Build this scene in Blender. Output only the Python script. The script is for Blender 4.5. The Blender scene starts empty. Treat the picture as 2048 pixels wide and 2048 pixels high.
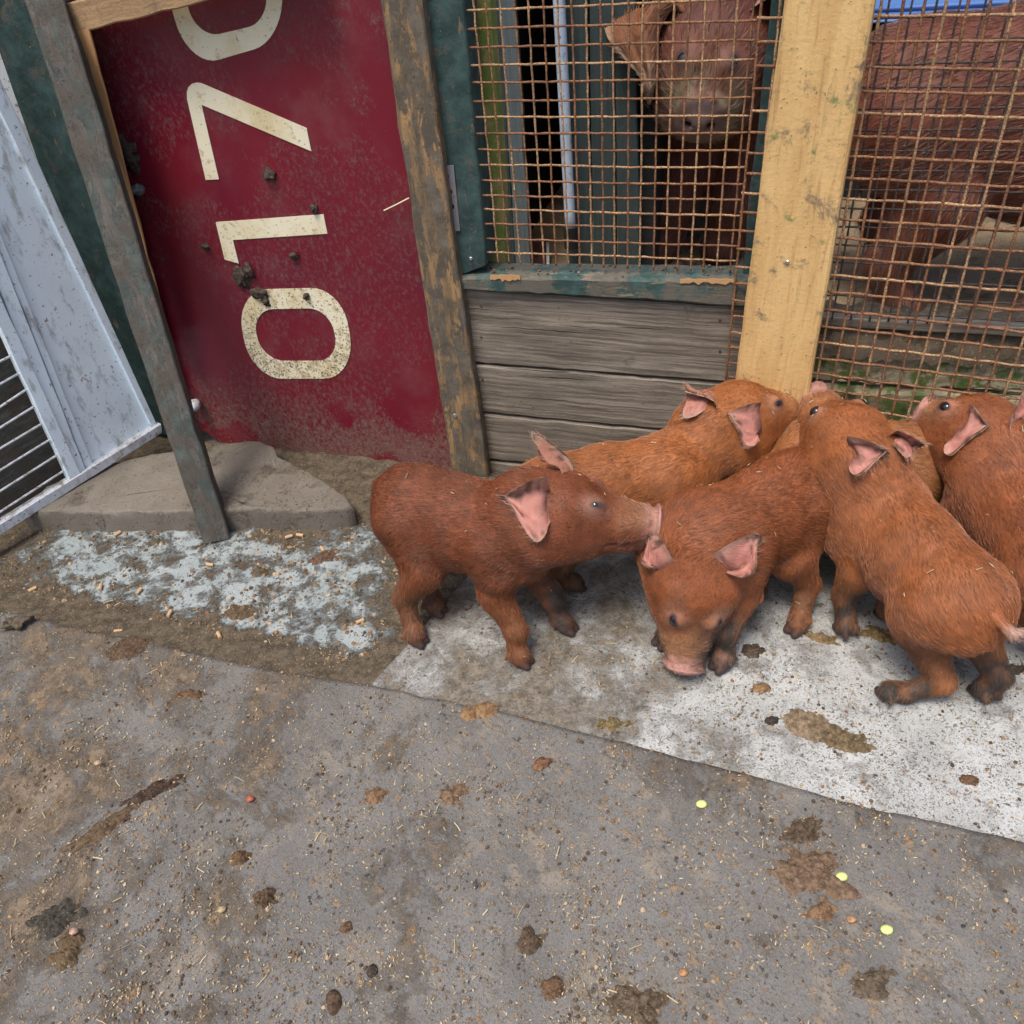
import bpy, math, random
import numpy as np
from mathutils import Vector, Matrix, noise as mnoise
random.seed(7); rng = np.random.default_rng(7)
SC = bpy.context.scene
COL = SC.collection
# ------------------------------------------------------------------ camera
FPX, NX, NY, CH = 1700.0, 220.0, 2050.0, 0.95      # focal length in px of a 2048 frame, nadir offset, height
_d = np.array([NX, -NY, -FPX]); _d /= np.linalg.norm(_d)
_z = -_d; _f = np.array([0, 0, -1.0]); _y = _f - _z * _f.dot(_z); _y /= np.linalg.norm(_y); _x = np.cross(_y, _z)
CR = np.array([_x, _y, _z]); CC = np.array([0, 0, CH])
cam = bpy.data.cameras.new('camera'); cam.sensor_width = 36; cam.lens = FPX / 2048 * 36
cam.clip_start = 0.02; cam.clip_end = 300
camo = bpy.data.objects.new('camera', cam); COL.objects.link(camo)
camo.matrix_world = Matrix([list(CR[0]) + [0], list(CR[1]) + [0], list(CR[2]) + [CH], [0, 0, 0, 1]])
SC.camera = camo
# ------------------------------------------------------------------ world and sun (overcast)
SUN_EL, SUN_AZ = 68, 215
w = bpy.data.worlds.new('World'); SC.world = w; w.use_nodes = True
nt = w.node_tree; nt.nodes.clear()
sk = nt.nodes.new('ShaderNodeTexSky'); sk.sky_type = 'NISHITA'; sk.sun_disc = False
sk.sun_elevation = math.radians(SUN_EL); sk.sun_rotation = math.radians(SUN_AZ)
sk.dust_density = 4.0; sk.air_density = 1.0; sk.ozone_density = 1.0
bg = nt.nodes.new('ShaderNodeBackground'); bg.inputs[1].default_value = 0.10
wo = nt.nodes.new('ShaderNodeOutputWorld')
nt.links.new(sk.outputs[0], bg.inputs[0]); nt.links.new(bg.outputs[0], wo.inputs[0])
sun = bpy.data.lights.new('sun', 'SUN'); sun.energy = 1.5; sun.angle = math.radians(18); sun.color = (1, .95, .87)
suno = bpy.data.objects.new('sun', sun); COL.objects.link(suno)
az = math.radians(SUN_AZ)
sd = Vector((math.sin(az) * math.cos(math.radians(SUN_EL)), math.cos(az) * math.cos(math.radians(SUN_EL)), math.sin(math.radians(SUN_EL))))
suno.rotation_euler = sd.to_track_quat('Z', 'Y').to_euler()
SC.view_settings.view_transform = 'Standard'; SC.view_settings.look = 'None'
SC.view_settings.gamma = 1; SC.view_settings.use_curve_mapping = False
SC.view_settings.exposure = 1.03
SC.render.hair_type = 'STRIP' if hasattr(SC.render, 'hair_type') else None
SC.cycles.max_bounces = 6

# ------------------------------------------------------------------ survey helpers: a sight line met with a real plane
def ray(px, py): return CR @ np.array([(px - 1024) / FPX, -(py - 1024) / FPX, -1.0])
def P(px, py, z=0.0):
    r = ray(px, py); return CC + r * ((z - CC[2]) / r[2])
def nrm(v): v = np.asarray(v, float); return v / np.linalg.norm(v)
class Plane:
    def __init__(s, p0, ang):
        a = math.radians(ang); s.n = np.array([math.sin(a), -math.cos(a), 0]); s.p = np.array(p0, float); s.u = np.array([math.cos(a), math.sin(a), 0])
    def at(s, px, py, off=0.0):
        r = ray(px, py); p0 = s.p + s.n * off
        return CC + r * ((p0 - CC).dot(s.n) / r.dot(s.n))
    def off(s, d): q = Plane(s.p + s.n * d, 0); q.n = s.n; q.u = s.u; return q
W = Plane(P(986, 949), -20)                    # the fence line
G = Plane(W.at(1543, 774, .05), -27)           # the mesh gate in front of it

# ------------------------------------------------------------------ scene helpers
def tag(o, label=None, cat=None, group=None, kind=None):
    if label: o['label'] = label
    if cat: o['category'] = cat
    if group: o['group'] = group
    if kind: o['kind'] = kind
    return o
def thing(name, label, cat, loc=(0, 0, 0), group=None):
    o = bpy.data.objects.new(name, None); COL.objects.link(o); o.location = Vector(loc); o.empty_display_size = .05
    return tag(o, label, cat, group)
def mesh_obj(name, verts, faces, mat, parent=None, uvs=None, smooth=False, cols=None, loc=None):
    """verts in world metres; local frame is the parent's location (or loc)"""
    base = np.zeros(3)
    if parent is not None:
        q = parent
        while q is not None: base = base + np.array(q.location); q = q.parent
    elif loc is not None: base = np.array(loc, float)
    v = np.asarray(verts, float) - base
    me = bpy.data.meshes.new(name); me.from_pydata([tuple(p) for p in v], [], [tuple(int(i) for i in f) for f in faces])
    if uvs is not None:
        l = me.uv_layers.new(name='UVMap'); u = np.asarray(uvs, float)
        idx = np.empty(len(me.loops), int); me.loops.foreach_get('vertex_index', idx)
        if len(u) == len(v): l.data.foreach_set('uv', u[idx].ravel())
        else: l.data.foreach_set('uv', u.ravel())
    if cols is not None:
        a = me.color_attributes.new('col', 'FLOAT_COLOR', 'POINT'); c = np.ones((len(v), 4), np.float32); c[:, :3] = cols
        a.data.foreach_set('color', c.ravel())
    if smooth: me.polygons.foreach_set('use_smooth', [True] * len(me.polygons))
    me.materials.append(mat); me.update()
    o = bpy.data.objects.new(name, me); COL.objects.link(o)
    if parent is not None: o.parent = parent
    elif loc is not None: o.location = Vector(loc)
    return o
def floc(*pts):
    p = np.mean(np.array(pts), axis=0); return (p[0], p[1], 0.0)

# ------------------------------------------------------------------ materials
class M:
    def __init__(s, name, rough=.7, spec=.3):
        s.m = bpy.data.materials.new(name); s.m.use_nodes = True; s.t = s.m.node_tree; s.b = s.t.nodes['Principled BSDF']
        s.b.inputs['Roughness'].default_value = rough; s.b.inputs['Specular IOR Level'].default_value = spec; s._tc = None
    def new(s, k, **kw):
        n = s.t.nodes.new(k)
        for a, b in kw.items(): setattr(n, a, b)
        return n
    def L(s, a, b): s.t.links.new(a, b)
    def set(s, sock, v):
        if hasattr(v, 'is_output'): s.L(v, sock)
        else:
            if isinstance(v, (tuple, list)) and len(v) == 3 and sock.type == 'RGBA': v = tuple(v) + (1,)
            sock.default_value = v
    def tc(s, k='Object'):
        if s._tc is None: s._tc = s.new('ShaderNodeTexCoord')
        return s._tc.outputs[k]
    def map(s, vec, scale=(1, 1, 1), rot=(0, 0, 0), loc=(0, 0, 0)):
        n = s.new('ShaderNodeMapping'); s.L(vec, n.inputs[0]); n.inputs['Scale'].default_value = scale; n.inputs['Rotation'].default_value = rot; n.inputs['Location'].default_value = loc
        return n.outputs[0]
    def noise(s, vec, scale, detail=5, rough=.6, dist=0.0):
        n = s.new('ShaderNodeTexNoise'); s.L(vec, n.inputs['Vector']); n.inputs['Scale'].default_value = scale; n.inputs['Detail'].default_value = detail
        n.inputs['Roughness'].default_value = rough; n.inputs['Distortion'].default_value = dist; return n.outputs['Fac']
    def vor(s, vec, scale, feature='F1', out='Distance'):
        n = s.new('ShaderNodeTexVoronoi', feature=feature); s.L(vec, n.inputs['Vector']); n.inputs['Scale'].default_value = scale; return n.outputs[out]
    def step(s, v, a, b, c=0.0, d=1.0):
        n = s.new('ShaderNodeMapRange', interpolation_type='SMOOTHSTEP'); s.set(n.inputs[0], v)
        n.inputs[1].default_value = a; n.inputs[2].default_value = b; n.inputs[3].default_value = c; n.inputs[4].default_value = d; return n.outputs[0]
    def ramp(s, v, stops):
        n = s.new('ShaderNodeValToRGB'); s.L(v, n.inputs[0]); r = n.color_ramp
        while len(r.elements) < len(stops): r.elements.new(.5)
        for e, (p, c) in zip(r.elements, stops): e.position = p; e.color = tuple(c) + (1,)
        return n.outputs[0]
    def mix(s, f, a, b, mode='MIX'):
        n = s.new('ShaderNodeMix', data_type='RGBA', blend_type=mode); s.set(n.inputs[0], f); s.set(n.inputs[6], a); s.set(n.inputs[7], b); return n.outputs[2]
    def math(s, op, a, b=0.0, c=0.0):
        n = s.new('ShaderNodeMath', operation=op); s.set(n.inputs[0], a); s.set(n.inputs[1], b); s.set(n.inputs[2], c); return n.outputs[0]
    def attr(s, name, out='Color'):
        n = s.new('ShaderNodeAttribute', attribute_name=name); return n.outputs[out]
    def bump(s, h, st=.5, dist=.002, prev=None):
        n = s.new('ShaderNodeBump'); n.inputs['Strength'].default_value = st; n.inputs['Distance'].default_value = dist; s.L(h, n.inputs['Height'])
        if prev is not None: s.L(prev, n.inputs['Normal'])
        return n.outputs[0]
    def done(s, col=None, normal=None, rough=None):
        if col is not None: s.set(s.b.inputs['Base Color'], col)
        if normal is not None: s.L(normal, s.b.inputs['Normal'])
        if rough is not None: s.set(s.b.inputs['Roughness'], rough)
        return s.m

def wood(name, base, base2, dark, grain=1.0, dirt=(.09, .065, .045), dirt_amt=.5, cracks=.3, rough=.75, paint=None, paint_amt=.5, moss=None, moss_amt=.4, knots=False):
    """UV u runs along the board in metres, v round it"""
    m = M(name, rough); uv = m.tc('UV'); ob = m.tc('Object')
    g1 = m.noise(m.map(uv, (5, 90 * grain, 1)), 1, 6, .65, .6)
    g2 = m.noise(m.map(uv, (14, 420 * grain, 1)), 1, 4, .6)
    big = m.noise(uv, 7, 4, .6)
    c = m.mix(m.step(g1, .35, .65), base, base2)
    c = m.mix(m.step(big, .4, .7, 0, .55), c, base2)
    c = m.mix(m.step(g2, .52, .72, 0, .55), c, dark)
    ck = m.step(m.noise(m.map(uv, (4, 130 * grain, 1), loc=(3, 7, 0)), 1, 3, .5, .3), .64, .70)
    c = m.mix(m.math('MULTIPLY', ck, cracks), c, (.02, .015, .012))
    h = m.math('SUBTRACT', m.math('ADD', g1, m.math('MULTIPLY', g2, .5)), m.math('MULTIPLY', ck, 1.2))
    if paint is not None:
        pn = m.noise(m.map(uv, (14, 45, 1), loc=(1, 2, 0)), 1, 9, .72, .5)
        pf = m.step(pn, .5 - (paint_amt - .5) * .5 - .02, .5 - (paint_amt - .5) * .5 + .02)
        pc = m.mix(m.step(m.noise(ob, 35, 5, .6), .35, .7), paint, tuple(min(1, x * 1.7 + .01) for x in paint))
        c = m.mix(pf, c, pc); h = m.math('ADD', h, m.math('MULTIPLY', pf, .8))
    if moss is not None:
        mn = m.noise(ob, 28, 8, .7); c = m.mix(m.step(mn, .62 - moss_amt * .3, .72 - moss_amt * .3), c, moss)
    dn = m.noise(ob, 22, 10, .75, .4); dn2 = m.noise(m.map(ob, (1, 1, 1), loc=(4, 4, 4)), 190, 4, .6)
    c = m.mix(m.step(dn, .68 - dirt_amt * .3, .80 - dirt_amt * .3, 0, .85), c, dirt)
    c = m.mix(m.step(dn2, .60 + .1 * (1 - dirt_amt), .66 + .1 * (1 - dirt_amt), 0, .8), c, tuple(x * .5 for x in dirt))
    dn3 = m.noise(m.map(ob, (1, 1, 1), loc=(9, 1, 4)), 260, 3, .6)
    c = m.mix(m.step(dn3, .69, .74, 0, .6), c, (.33, .27, .18))
    nb = m.bump(h, .55, .0012); nb = m.bump(m.math('ADD', dn, dn2), .5, .0015, nb)
    return m.done(c, nb)

def painted_metal(name, col, rust=(.16, .06, .025), amt=.4, dirt=(.17, .13, .09)):
    m = M(name, .42, .4); ob = m.tc('Object')
    r = m.noise(ob, 30, 10, .75, .5); sp = m.noise(m.map(ob, loc=(5, 5, 5)), 160, 4, .6); st = m.noise(m.map(ob, (1, 1, .35)), 55, 6, .65)
    c = m.mix(m.step(m.noise(ob, 6, 3), .3, .7), col, tuple(x * .86 for x in col))
    c = m.mix(m.step(st, .56 - amt * .1, .74 - amt * .1, 0, .6), c, dirt)
    c = m.mix(m.step(sp, .66 - .06 * amt, .70 - .06 * amt, 0, .85), c, dirt)
    c = m.mix(m.step(r, .70 - amt * .12, .735 - amt * .12), c, rust)
    return m.done(c, m.bump(m.math('ADD', r, sp), .3, .001), m.step(st, .4, .8, .35, .75))

def rust_wire(name, a, b, cc, spec=.3):
    m = M(name, .8, spec); ob = m.tc('Object')
    n = m.noise(ob, 420, 4, .65); n2 = m.noise(ob, 30, 4, .6)
    c = m.ramp(n, [(.3, cc), (.45, a), (.62, b), (.75, tuple(min(1, x * 1.6) for x in b))])
    c = m.mix(m.step(n2, .45, .65, 0, .5), c, cc)
    return m.done(c, m.bump(n, 1.0, .0012))

def ground_mat(name, base, base2, spec_cols, dirt, dirt_lo, dirt_hi, sc=1.0, attr=False, rough=.85, fine=.5, aniso=(1, 1, 1), rot=0.0, bumpd=.003):
    m = M(name, rough, .25); ob = m.map(m.tc('Object'), aniso, (0, 0, rot))
    b1 = m.noise(ob, 9 * sc, 6, .65); c = m.mix(m.step(b1, .35, .65), base, base2)
    fn = m.noise(ob, 520, 3, .7); c = m.mix(m.step(fn, .45, .7, 0, fine), c, tuple(x * .45 for x in base))
    fn1 = m.noise(m.map(ob, loc=(2, 9, 1)), 380, 3, .7); c = m.mix(m.step(fn1, .58, .68, 0, fine), c, tuple(min(1, x * 1.5 + .02) for x in base))
    d1 = m.noise(ob, 13 * sc, 12, .74, .3)
    d = m.math('ADD', d1, m.math('MULTIPLY', m.attr('dirt', 'Fac'), 1.0)) if attr else d1
    dc = m.mix(m.step(m.noise(m.map(ob, loc=(3, 3, 3)), 60, 8, .7), .35, .65), dirt, tuple(x * .42 for x in dirt))
    dc = m.mix(m.step(m.noise(m.map(ob, loc=(8, 3, 3)), 300, 4, .7), .55, .68, 0, .8), dc, (.27, .2, .12))
    dm = m.step(d, dirt_lo, dirt_hi); c = m.mix(dm, c, dc)
    # speckles of dry muck and bedding
    h = m.math('ADD', m.math('MULTIPLY', dm, 1.1), m.math('MULTIPLY', fn, .35))
    for i, (col, scl, lo, hi) in enumerate(spec_cols):
        cl = m.step(m.noise(m.map(ob, loc=(i * 3.7, 1, 2)), scl * .14, 4, .6), .36, .62)
        n = m.noise(m.map(ob, loc=(i * 5.1, 2, 7)), scl, 4, .62)
        f = m.math('MULTIPLY', m.step(n, lo, hi), cl); c = m.mix(f, c, col); h = m.math('ADD', h, m.math('MULTIPLY', f, .6))
    return m.done(c, m.bump(h, .8, bumpd), m.step(d1, .4, .7, rough - .2, rough))

MT = {}
MT['green_paint'] = wood('green_paint', (.20, .15, .10), (.12, .10, .075), (.05, .045, .035), 1, paint=(.020, .043, .040), paint_amt=.74, dirt=(.10, .085, .07), dirt_amt=.5)
MT['green_worn'] = wood('green_worn', (.30, .24, .16), (.17, .14, .10), (.06, .05, .035), 1, paint=(.028, .060, .054), paint_amt=.66, dirt=(.13, .11, .085), dirt_amt=.85)
MT['grey_plank'] = wood('grey_plank', (.30, .25, .195), (.105, .086, .067), (.03, .026, .023), 1.7, dirt=(.12, .10, .075), dirt_amt=.42, cracks=.95)
MT['stile'] = wood('stile', (.36, .22, .10), (.15, .105, .065), (.05, .04, .03), .7, dirt=(.10, .08, .055), dirt_amt=.62, paint=(.085, .072, .055), paint_amt=.50)
MT['stile_grey'] = wood('stile_grey', (.13, .115, .10), (.085, .078, .07), (.035, .03, .028), .8, dirt=(.075, .062, .05), dirt_amt=.8, paint=(.045, .056, .05), paint_amt=.5)
MT['fresh_edge'] = wood('fresh_edge', (.52, .29, .13), (.42, .23, .10), (.12, .08, .05), .5, dirt=(.10, .07, .05), dirt_amt=.22, cracks=.1)
MT['rail_top'] = wood('rail_top', (.42, .27, .14), (.30, .19, .10), (.09, .06, .04), .6, dirt=(.17, .12, .08), dirt_amt=.45)
MT['pine'] = wood('pine', (.66, .44, .19), (.56, .35, .14), (.36, .2, .08), .42, dirt=(.15, .12, .085), dirt_amt=.48, cracks=.12, rough=.6, moss=(.22, .24, .08), moss_amt=.12)
MT['moss_post'] = wood('moss_post', (.30, .25, .10), (.22, .20, .08), (.08, .07, .03), .8, moss=(.14, .19, .04), moss_amt=.62, dirt_amt=.2)
MT['moss_log'] = wood('moss_log', (.52, .44, .28), (.24, .20, .13), (.04, .045, .025), .8, moss=(.10, .15, .035), moss_amt=.55, dirt=(.035, .055, .03), dirt_amt=.48, cracks=.8)
MT['teal_board'] = wood('teal_board', (.10, .12, .12), (.07, .09, .095), (.03, .04, .04), 1, dirt_amt=.3)
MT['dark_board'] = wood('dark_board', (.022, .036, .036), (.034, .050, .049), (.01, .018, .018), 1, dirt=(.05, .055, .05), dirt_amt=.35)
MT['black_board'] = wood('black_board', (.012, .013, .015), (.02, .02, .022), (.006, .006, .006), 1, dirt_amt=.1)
MT['white_metal'] = painted_metal('white_metal', (.74, .85, .93))
MT['white_bar'] = painted_metal('white_bar', (.55, .58, .62), amt=.9)
MT['pole_paint'] = painted_metal('pole_paint', (.42, .50, .60), amt=.5, dirt=(.05, .06, .07))
MT['zinc'] = painted_metal('zinc', (.20, .19, .22), amt=.5)
MT['black'] = M('hole_black', .9).done((.01, .01, .01))
MT['steel'] = M('steel_screw', .35).done((.45, .45, .43)); bpy.data.materials['steel_screw'].node_tree.nodes['Principled BSDF'].inputs['Metallic'].default_value = .8
MT['blue'] = M('blue_plastic', .5).done((.07, .15, .36))
MT['rubber'] = M('grey_rubber', .5).done((.10, .115, .13))
MT['wire'] = rust_wire('rusty_wire', (.18, .078, .038), (.32, .17, .085), (.08, .042, .028))
MT['wire_pale'] = rust_wire('rusty_wire_pale', (.28, .145, .07), (.50, .34, .19), (.12, .06, .035))
MT['wire_dark'] = rust_wire('dark_wire', (.07, .05, .045), (.13, .10, .085), (.04, .033, .03))
# maroon painted sheet with dried splashes
m = M('maroon_sheet', .38, .5); ob = m.tc('Object')
c = m.mix(m.step(m.noise(ob, 4, 3), .3, .7), (.125, .0075, .022), (.165, .0065, .017))
sm = m.noise(ob, 9, 6, .7); fz = m.noise(m.map(ob, (1, 1, .7)), 150, 9, .85, .2); fs = m.noise(m.map(ob, loc=(3, 1, 1)), 330, 4, .7)
clean = m.step(m.noise(m.map(ob, loc=(7, 2, 5)), 6, 2, .5), .52, .6)
zz = m.new('ShaderNodeSeparateXYZ'); m.L(ob, zz.inputs[0])
low = m.step(zz.outputs[2], .22, .0, 0, .11)
f1 = m.step(m.math('ADD', m.math('ADD', fz, low), m.math('MULTIPLY', clean, -.15)), .50, .66, 0, .72)
c = m.mix(m.step(sm, .45, .75, 0, .30), c, (.19, .10, .10))
c = m.mix(f1, c, m.mix(m.step(fs, .4, .6), (.22, .155, .11), (.11, .075, .06)))
f2 = m.step(m.math('ADD', fs, m.math('MULTIPLY', low, .8)), .68, .74, 0, .9)
c = m.mix(f2, c, (.30, .26, .17))
MT['maroon'] = m.done(c, m.bump(m.math('ADD', f1, f2), .5, .0012), m.math('ADD', .36, m.math('MULTIPLY', f1, .45)))
# cream lettering
m = M('cream_letter', .5, .4); ob = m.tc('Object')
zz = m.new('ShaderNodeSeparateXYZ'); m.L(ob, zz.inputs[0]); low = m.step(zz.outputs[2], .5, .2, 0, .1)
c = m.mix(m.step(m.noise(ob, 14, 4), .4, .7), (.74, .68, .50), (.62, .52, .30))
c = m.mix(m.step(m.math('ADD', m.noise(ob, 60, 6, .7), low), .57, .66, 0, .6), c, (.36, .25, .12))
c = m.mix(m.step(m.math('ADD', m.noise(m.map(ob, loc=(4, 1, 1)), 240, 4, .65), low), .63, .68, 0, .9), c, (.10, .075, .055))
MT['cream'] = m.done(c)
MT['concrete'] = ground_mat('concrete', (.20, .175, .145), (.15, .13, .105), [((.33, .27, .17), 300, .60, .66), ((.06, .05, .04), 200, .6, .67)], (.12, .09, .06), .56, .72, 1, fine=.45)
GSPEC = [((.11, .085, .06), 170, .60, .68), ((.28, .2, .11), 240, .61, .66), ((.14, .085, .05), 110, .62, .67)]
MT['floor'] = ground_mat('floor', (.27, .31, .315), (.34, .375, .38), GSPEC, (.125, .098, .068), .44, .57, 1.6, attr=True, fine=.35, bumpd=.005)
MT['board'] = ground_mat('white_board', (.45, .455, .44), (.34, .34, .325), GSPEC + [((.30, .17, .075), 75, .63, .68), ((.15, .12, .09), 420, .57, .64)], (.225, .195, .155), .48, .72, 1.3, attr=True, fine=.42, bumpd=.003)
MT['mat'] = ground_mat('floor_mat', (.128, .122, .114), (.175, .167, .157), [((.30, .23, .15), 210, .56, .66), ((.06, .055, .05), 150, .60, .70), ((.25, .17, .10), 60, .55, .68), ((.36, .28, .17), 330, .60, .68), ((.21, .18, .145), 26, .52, .70)], (.20, .15, .105), .56, .72, 1, attr=True, fine=.6, aniso=(1, .8, 1), rot=.6)
# living things
m = M('pig_skin', .6, .3); ob = m.tc('Object'); c = m.attr('col')
c = m.mix(m.step(m.noise(ob, 70, 5, .6), .35, .7, 0, .28), c, m.mix(1.0, c, (.45, .36, .32), 'MULTIPLY'))
m.b.inputs['Subsurface Weight'].default_value = .12; m.b.inputs['Subsurface Radius'].default_value = (.01, .004, .002); m.b.inputs['Subsurface Scale'].default_value = .4
MT['skin'] = m.done(c, m.bump(m.noise(ob, 500, 4, .7), .5, .001))
m = M('pig_fur', .30, .6); MT['fur'] = m.done(m.attr('haircol'))
MT['eye'] = M('eye_dark', .08, .6).done((.012, .009, .010))
m = M('muck', .8, .3); ob = m.tc('Object'); oi = m.new('ShaderNodeObjectInfo')
c = m.mix(m.step(m.noise(ob, 150, 6, .7), .35, .65), oi.outputs['Color'], m.mix(1.0, oi.outputs['Color'], (.4, .37, .33), 'MULTIPLY'))
c = m.mix(m.step(m.noise(ob, 500, 3, .7), .62, .68, 0, .8), c, (.36, .28, .16))
MT['muck'] = m.done(c, m.bump(m.noise(ob, 260, 5, .75), 1, .002))
m = M('loose_bits', .8, .2); MT['bits'] = m.done(m.attr('col'))
m = M('pip', .4, .4); MT['pip'] = m.done(m.mix(m.noise(m.tc('Object'), 200, 3), (.50, .58, .16), (.66, .70, .30)))
m = M('pellet', .7, .2); MT['pellet'] = m.done(m.mix(m.noise(m.tc('Object'), 400, 4), (.55, .36, .20), (.42, .26, .14)))
MT['wetpatch'] = MT['muck']

# ------------------------------------------------------------------ boards
_seed = [0]
def board(name, a, b, c, d, thick, mat, parent=None, seg=14, jit=.0008, ch=.002, loc=None, wavy=0.0):
    """front face a-b (first long edge), d-c (second long edge), thickness vector points away from the front"""
    a, b, c, d = [np.asarray(x, float) for x in (a, b, c, d)]; t = np.asarray(thick, float); tl = np.linalg.norm(t); tn = t / tl
    _seed[0] += 1; r = np.random.default_rng(_seed[0]); off = r.uniform(0, 50, 2)
    V = []; U = []; Ln = np.linalg.norm(b - a)
    ph = r.uniform(0, 9, 4)
    for i in range(seg + 1):
        s = i / seg; p = a + (b - a) * s; q = d + (c - d) * s; wv = q - p; wl = np.linalg.norm(wv); wn = wv / wl
        p = p + wn * (r.normal() * jit + wavy * math.sin(ph[0] + s * 7)); q = q + wn * (r.normal() * jit + wavy * math.sin(ph[1] + s * 6)); fo = tn * (r.normal() * jit * .5 + wavy * .6 * math.sin(ph[2] + s * 5))
        c8 = [p + wn * ch + fo, q - wn * ch + fo, q + tn * ch + fo, q + t - tn * ch, q + t - wn * ch, p + t + wn * ch, p + t - tn * ch, p + tn * ch + fo]
        per = [0, wl, wl + ch, wl + tl, wl + tl + ch, 2 * wl + tl, 2 * wl + tl + ch, 2 * wl + 2 * tl]
        V += c8; U += [(off[0] + s * Ln, off[1] + x) for x in per]
    F = []; UV = []
    for i in range(seg):
        for k in range(8):
            k2 = (k + 1) % 8; f = [i * 8 + k, i * 8 + k2, (i + 1) * 8 + k2, (i + 1) * 8 + k]; F.append(f)
            for j, ix in enumerate(f):
                u = list(U[ix])
                if k == 7 and j in (1, 2): u[1] = off[1] + 2 * np.linalg.norm(d - a) + 2 * tl + ch
                UV.append(u)
    f0 = [7, 6, 5, 4, 3, 2, 1, 0]; f1 = [seg * 8 + k for k in range(8)]
    for f in (f0, f1):
        F.append(f)
        for ix in f:
            e = V[ix] - V[f[0]]; UV.append((off[0] + e.dot(tn), off[1] + 3 + e.dot(nrm(d - a)) * .3))
    # orientation: make the first side face look away from the thickness
    A = np.array(V); n = np.cross(A[F[0][1]] - A[F[0][0]], A[F[0][2]] - A[F[0][0]])
    if n.dot(t) > 0:
        UV2 = []; k = 0
        for i, f in enumerate(F):
            L_ = UV[k:k + len(f)]; k += len(f); F[i] = f[::-1]; UV2 += L_[::-1]
        UV = UV2
    return mesh_obj(name, A, F, mat, parent, UV, loc=loc)
def prism(name, poly, ext, mat, parent=None, loc=None, uv=True):
    """polygon (list of 3d points, front) extruded by ext"""
    p = np.array(poly, float); n = len(p); V = np.vstack([p, p + np.array(ext)])
    F = [list(range(n)), list(range(2 * n - 1, n - 1, -1))] + [[(i + 1) % n, i, n + i, n + (i + 1) % n] for i in range(n)]
    fn = sum(np.cross(p[i] - p[0], p[(i + 1) % n] - p[0]) for i in range(n))
    if fn.dot(np.array(ext)) > 0: F = [f[::-1] for f in F]
    return mesh_obj(name, V, F, mat, parent, loc=loc)
def tube(pts, r, sides=6, caps=True, col=None):
    pts = np.array(pts, float); n = len(pts); tan = np.gradient(pts, axis=0); tan /= np.linalg.norm(tan, axis=1)[:, None]
    up = np.array([0, 0, 1.0]) if abs(tan[0][2]) < .8 else np.array([1.0, 0, 0])
    V = []; rr = np.broadcast_to(np.asarray(r, float), (n,))
    for i in range(n):
        s = nrm(np.cross(tan[i], up)); u = np.cross(s, tan[i])
        for k in range(sides):
            a = 2 * math.pi * k / sides; V.append(pts[i] + (s * math.cos(a) + u * math.sin(a)) * rr[i])
    F = [[i * sides + k, i * sides + (k + 1) % sides, (i + 1) * sides + (k + 1) % sides, (i + 1) * sides + k] for i in range(n - 1) for k in range(sides)]
    if caps: F += [list(range(sides))[::-1], [(n - 1) * sides + k for k in range(sides)]]
    return np.array(V), F
def wire(name, a, b, r, nrml, period, phase, mat, parent, amp=None, sides=6, r_seed=0):
    """crimped mesh wire from a to b that weaves over and under with the given period"""
    L = np.linalg.norm(b - a); n = max(6, int(L / period * 4)); s = np.linspace(0, 1, n + 1)
    amp = r * .6 if amp is None else amp; rg = np.random.default_rng(r_seed)
    w_ = np.sin(s * L / period * math.pi + phase) * amp
    pts = a[None] + (b - a)[None] * s[:, None] + nrml[None] * w_[:, None]
    sag = np.cumsum(rg.normal(0, .00012, (n + 1, 3)), axis=0); sag -= np.linspace(0, 1, n + 1)[:, None] * sag[-1]
    rad = r * (1 + rg.normal(0, .10, n + 1))
    V, F = tube(pts + sag, rad, sides)
    return mesh_obj(name, V, F, mat, parent, smooth=True)
def bolt(name, p, n, r, mat, parent, h=.002):
    n = nrm(n); a = nrm(np.cross(n, [0, 0, 1.0])); b = np.cross(n, a); V = []; k = 10
    for rr, hh in ((r, 0), (r, h * .6), (r * .7, h)):
        V += [p + (a * math.cos(2 * math.pi * i / k) + b * math.sin(2 * math.pi * i / k)) * rr + n * hh for i in range(k)]
    F = [[j * k + i, j * k + (i + 1) % k, (j + 1) * k + (i + 1) % k, (j + 1) * k + i] for j in range(2) for i in range(k)] + [[2 * k + i for i in range(k)]]
    return mesh_obj(name, V, F, mat, parent)

# ================================================================== SETTING: ground
MATEDGE = [(-500, 1075), (-200, 1170), (0, 1213), (170, 1253), (362, 1291), (490, 1322), (740, 1369), (1020, 1425), (1325, 1504), (1597, 1574), (1776, 1622), (2020, 1675), (2300, 1745), (2600, 1830)]
ME = np.array([P(x, y, .02)[:2] for x, y in MATEDGE])
def mat_y(x): return np.interp(x, ME[:, 0], ME[:, 1])
C0, C1 = P(742, 1370, .013), P(816, 1288, .013)
BD = nrm((C1 - C0) * [1, 1, 0]); BR = np.array([BD[1], -BD[0], 0.0])
if BR[0] < 0: BR = -BR
BO = C0 - BD * .10
def on_board(x, y):
    dx, dy = x - BO[0], y - BO[1]; return ((dx * BD[0] + dy * BD[1]) > 0) & ((dx * BR[0] + dy * BR[1]) > 0) & ((dx * W.n[0] * 0 + wall_d(x, y)) > .01)
def wall_d(x, y): return (x - W.p[0]) * W.n[0] + (y - W.p[1]) * W.n[1]       # >0 in front of the fence
def sm(x, a, b): t = np.clip((x - a) / (b - a), 0, 1); return t * t * (3 - 2 * t)
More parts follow.
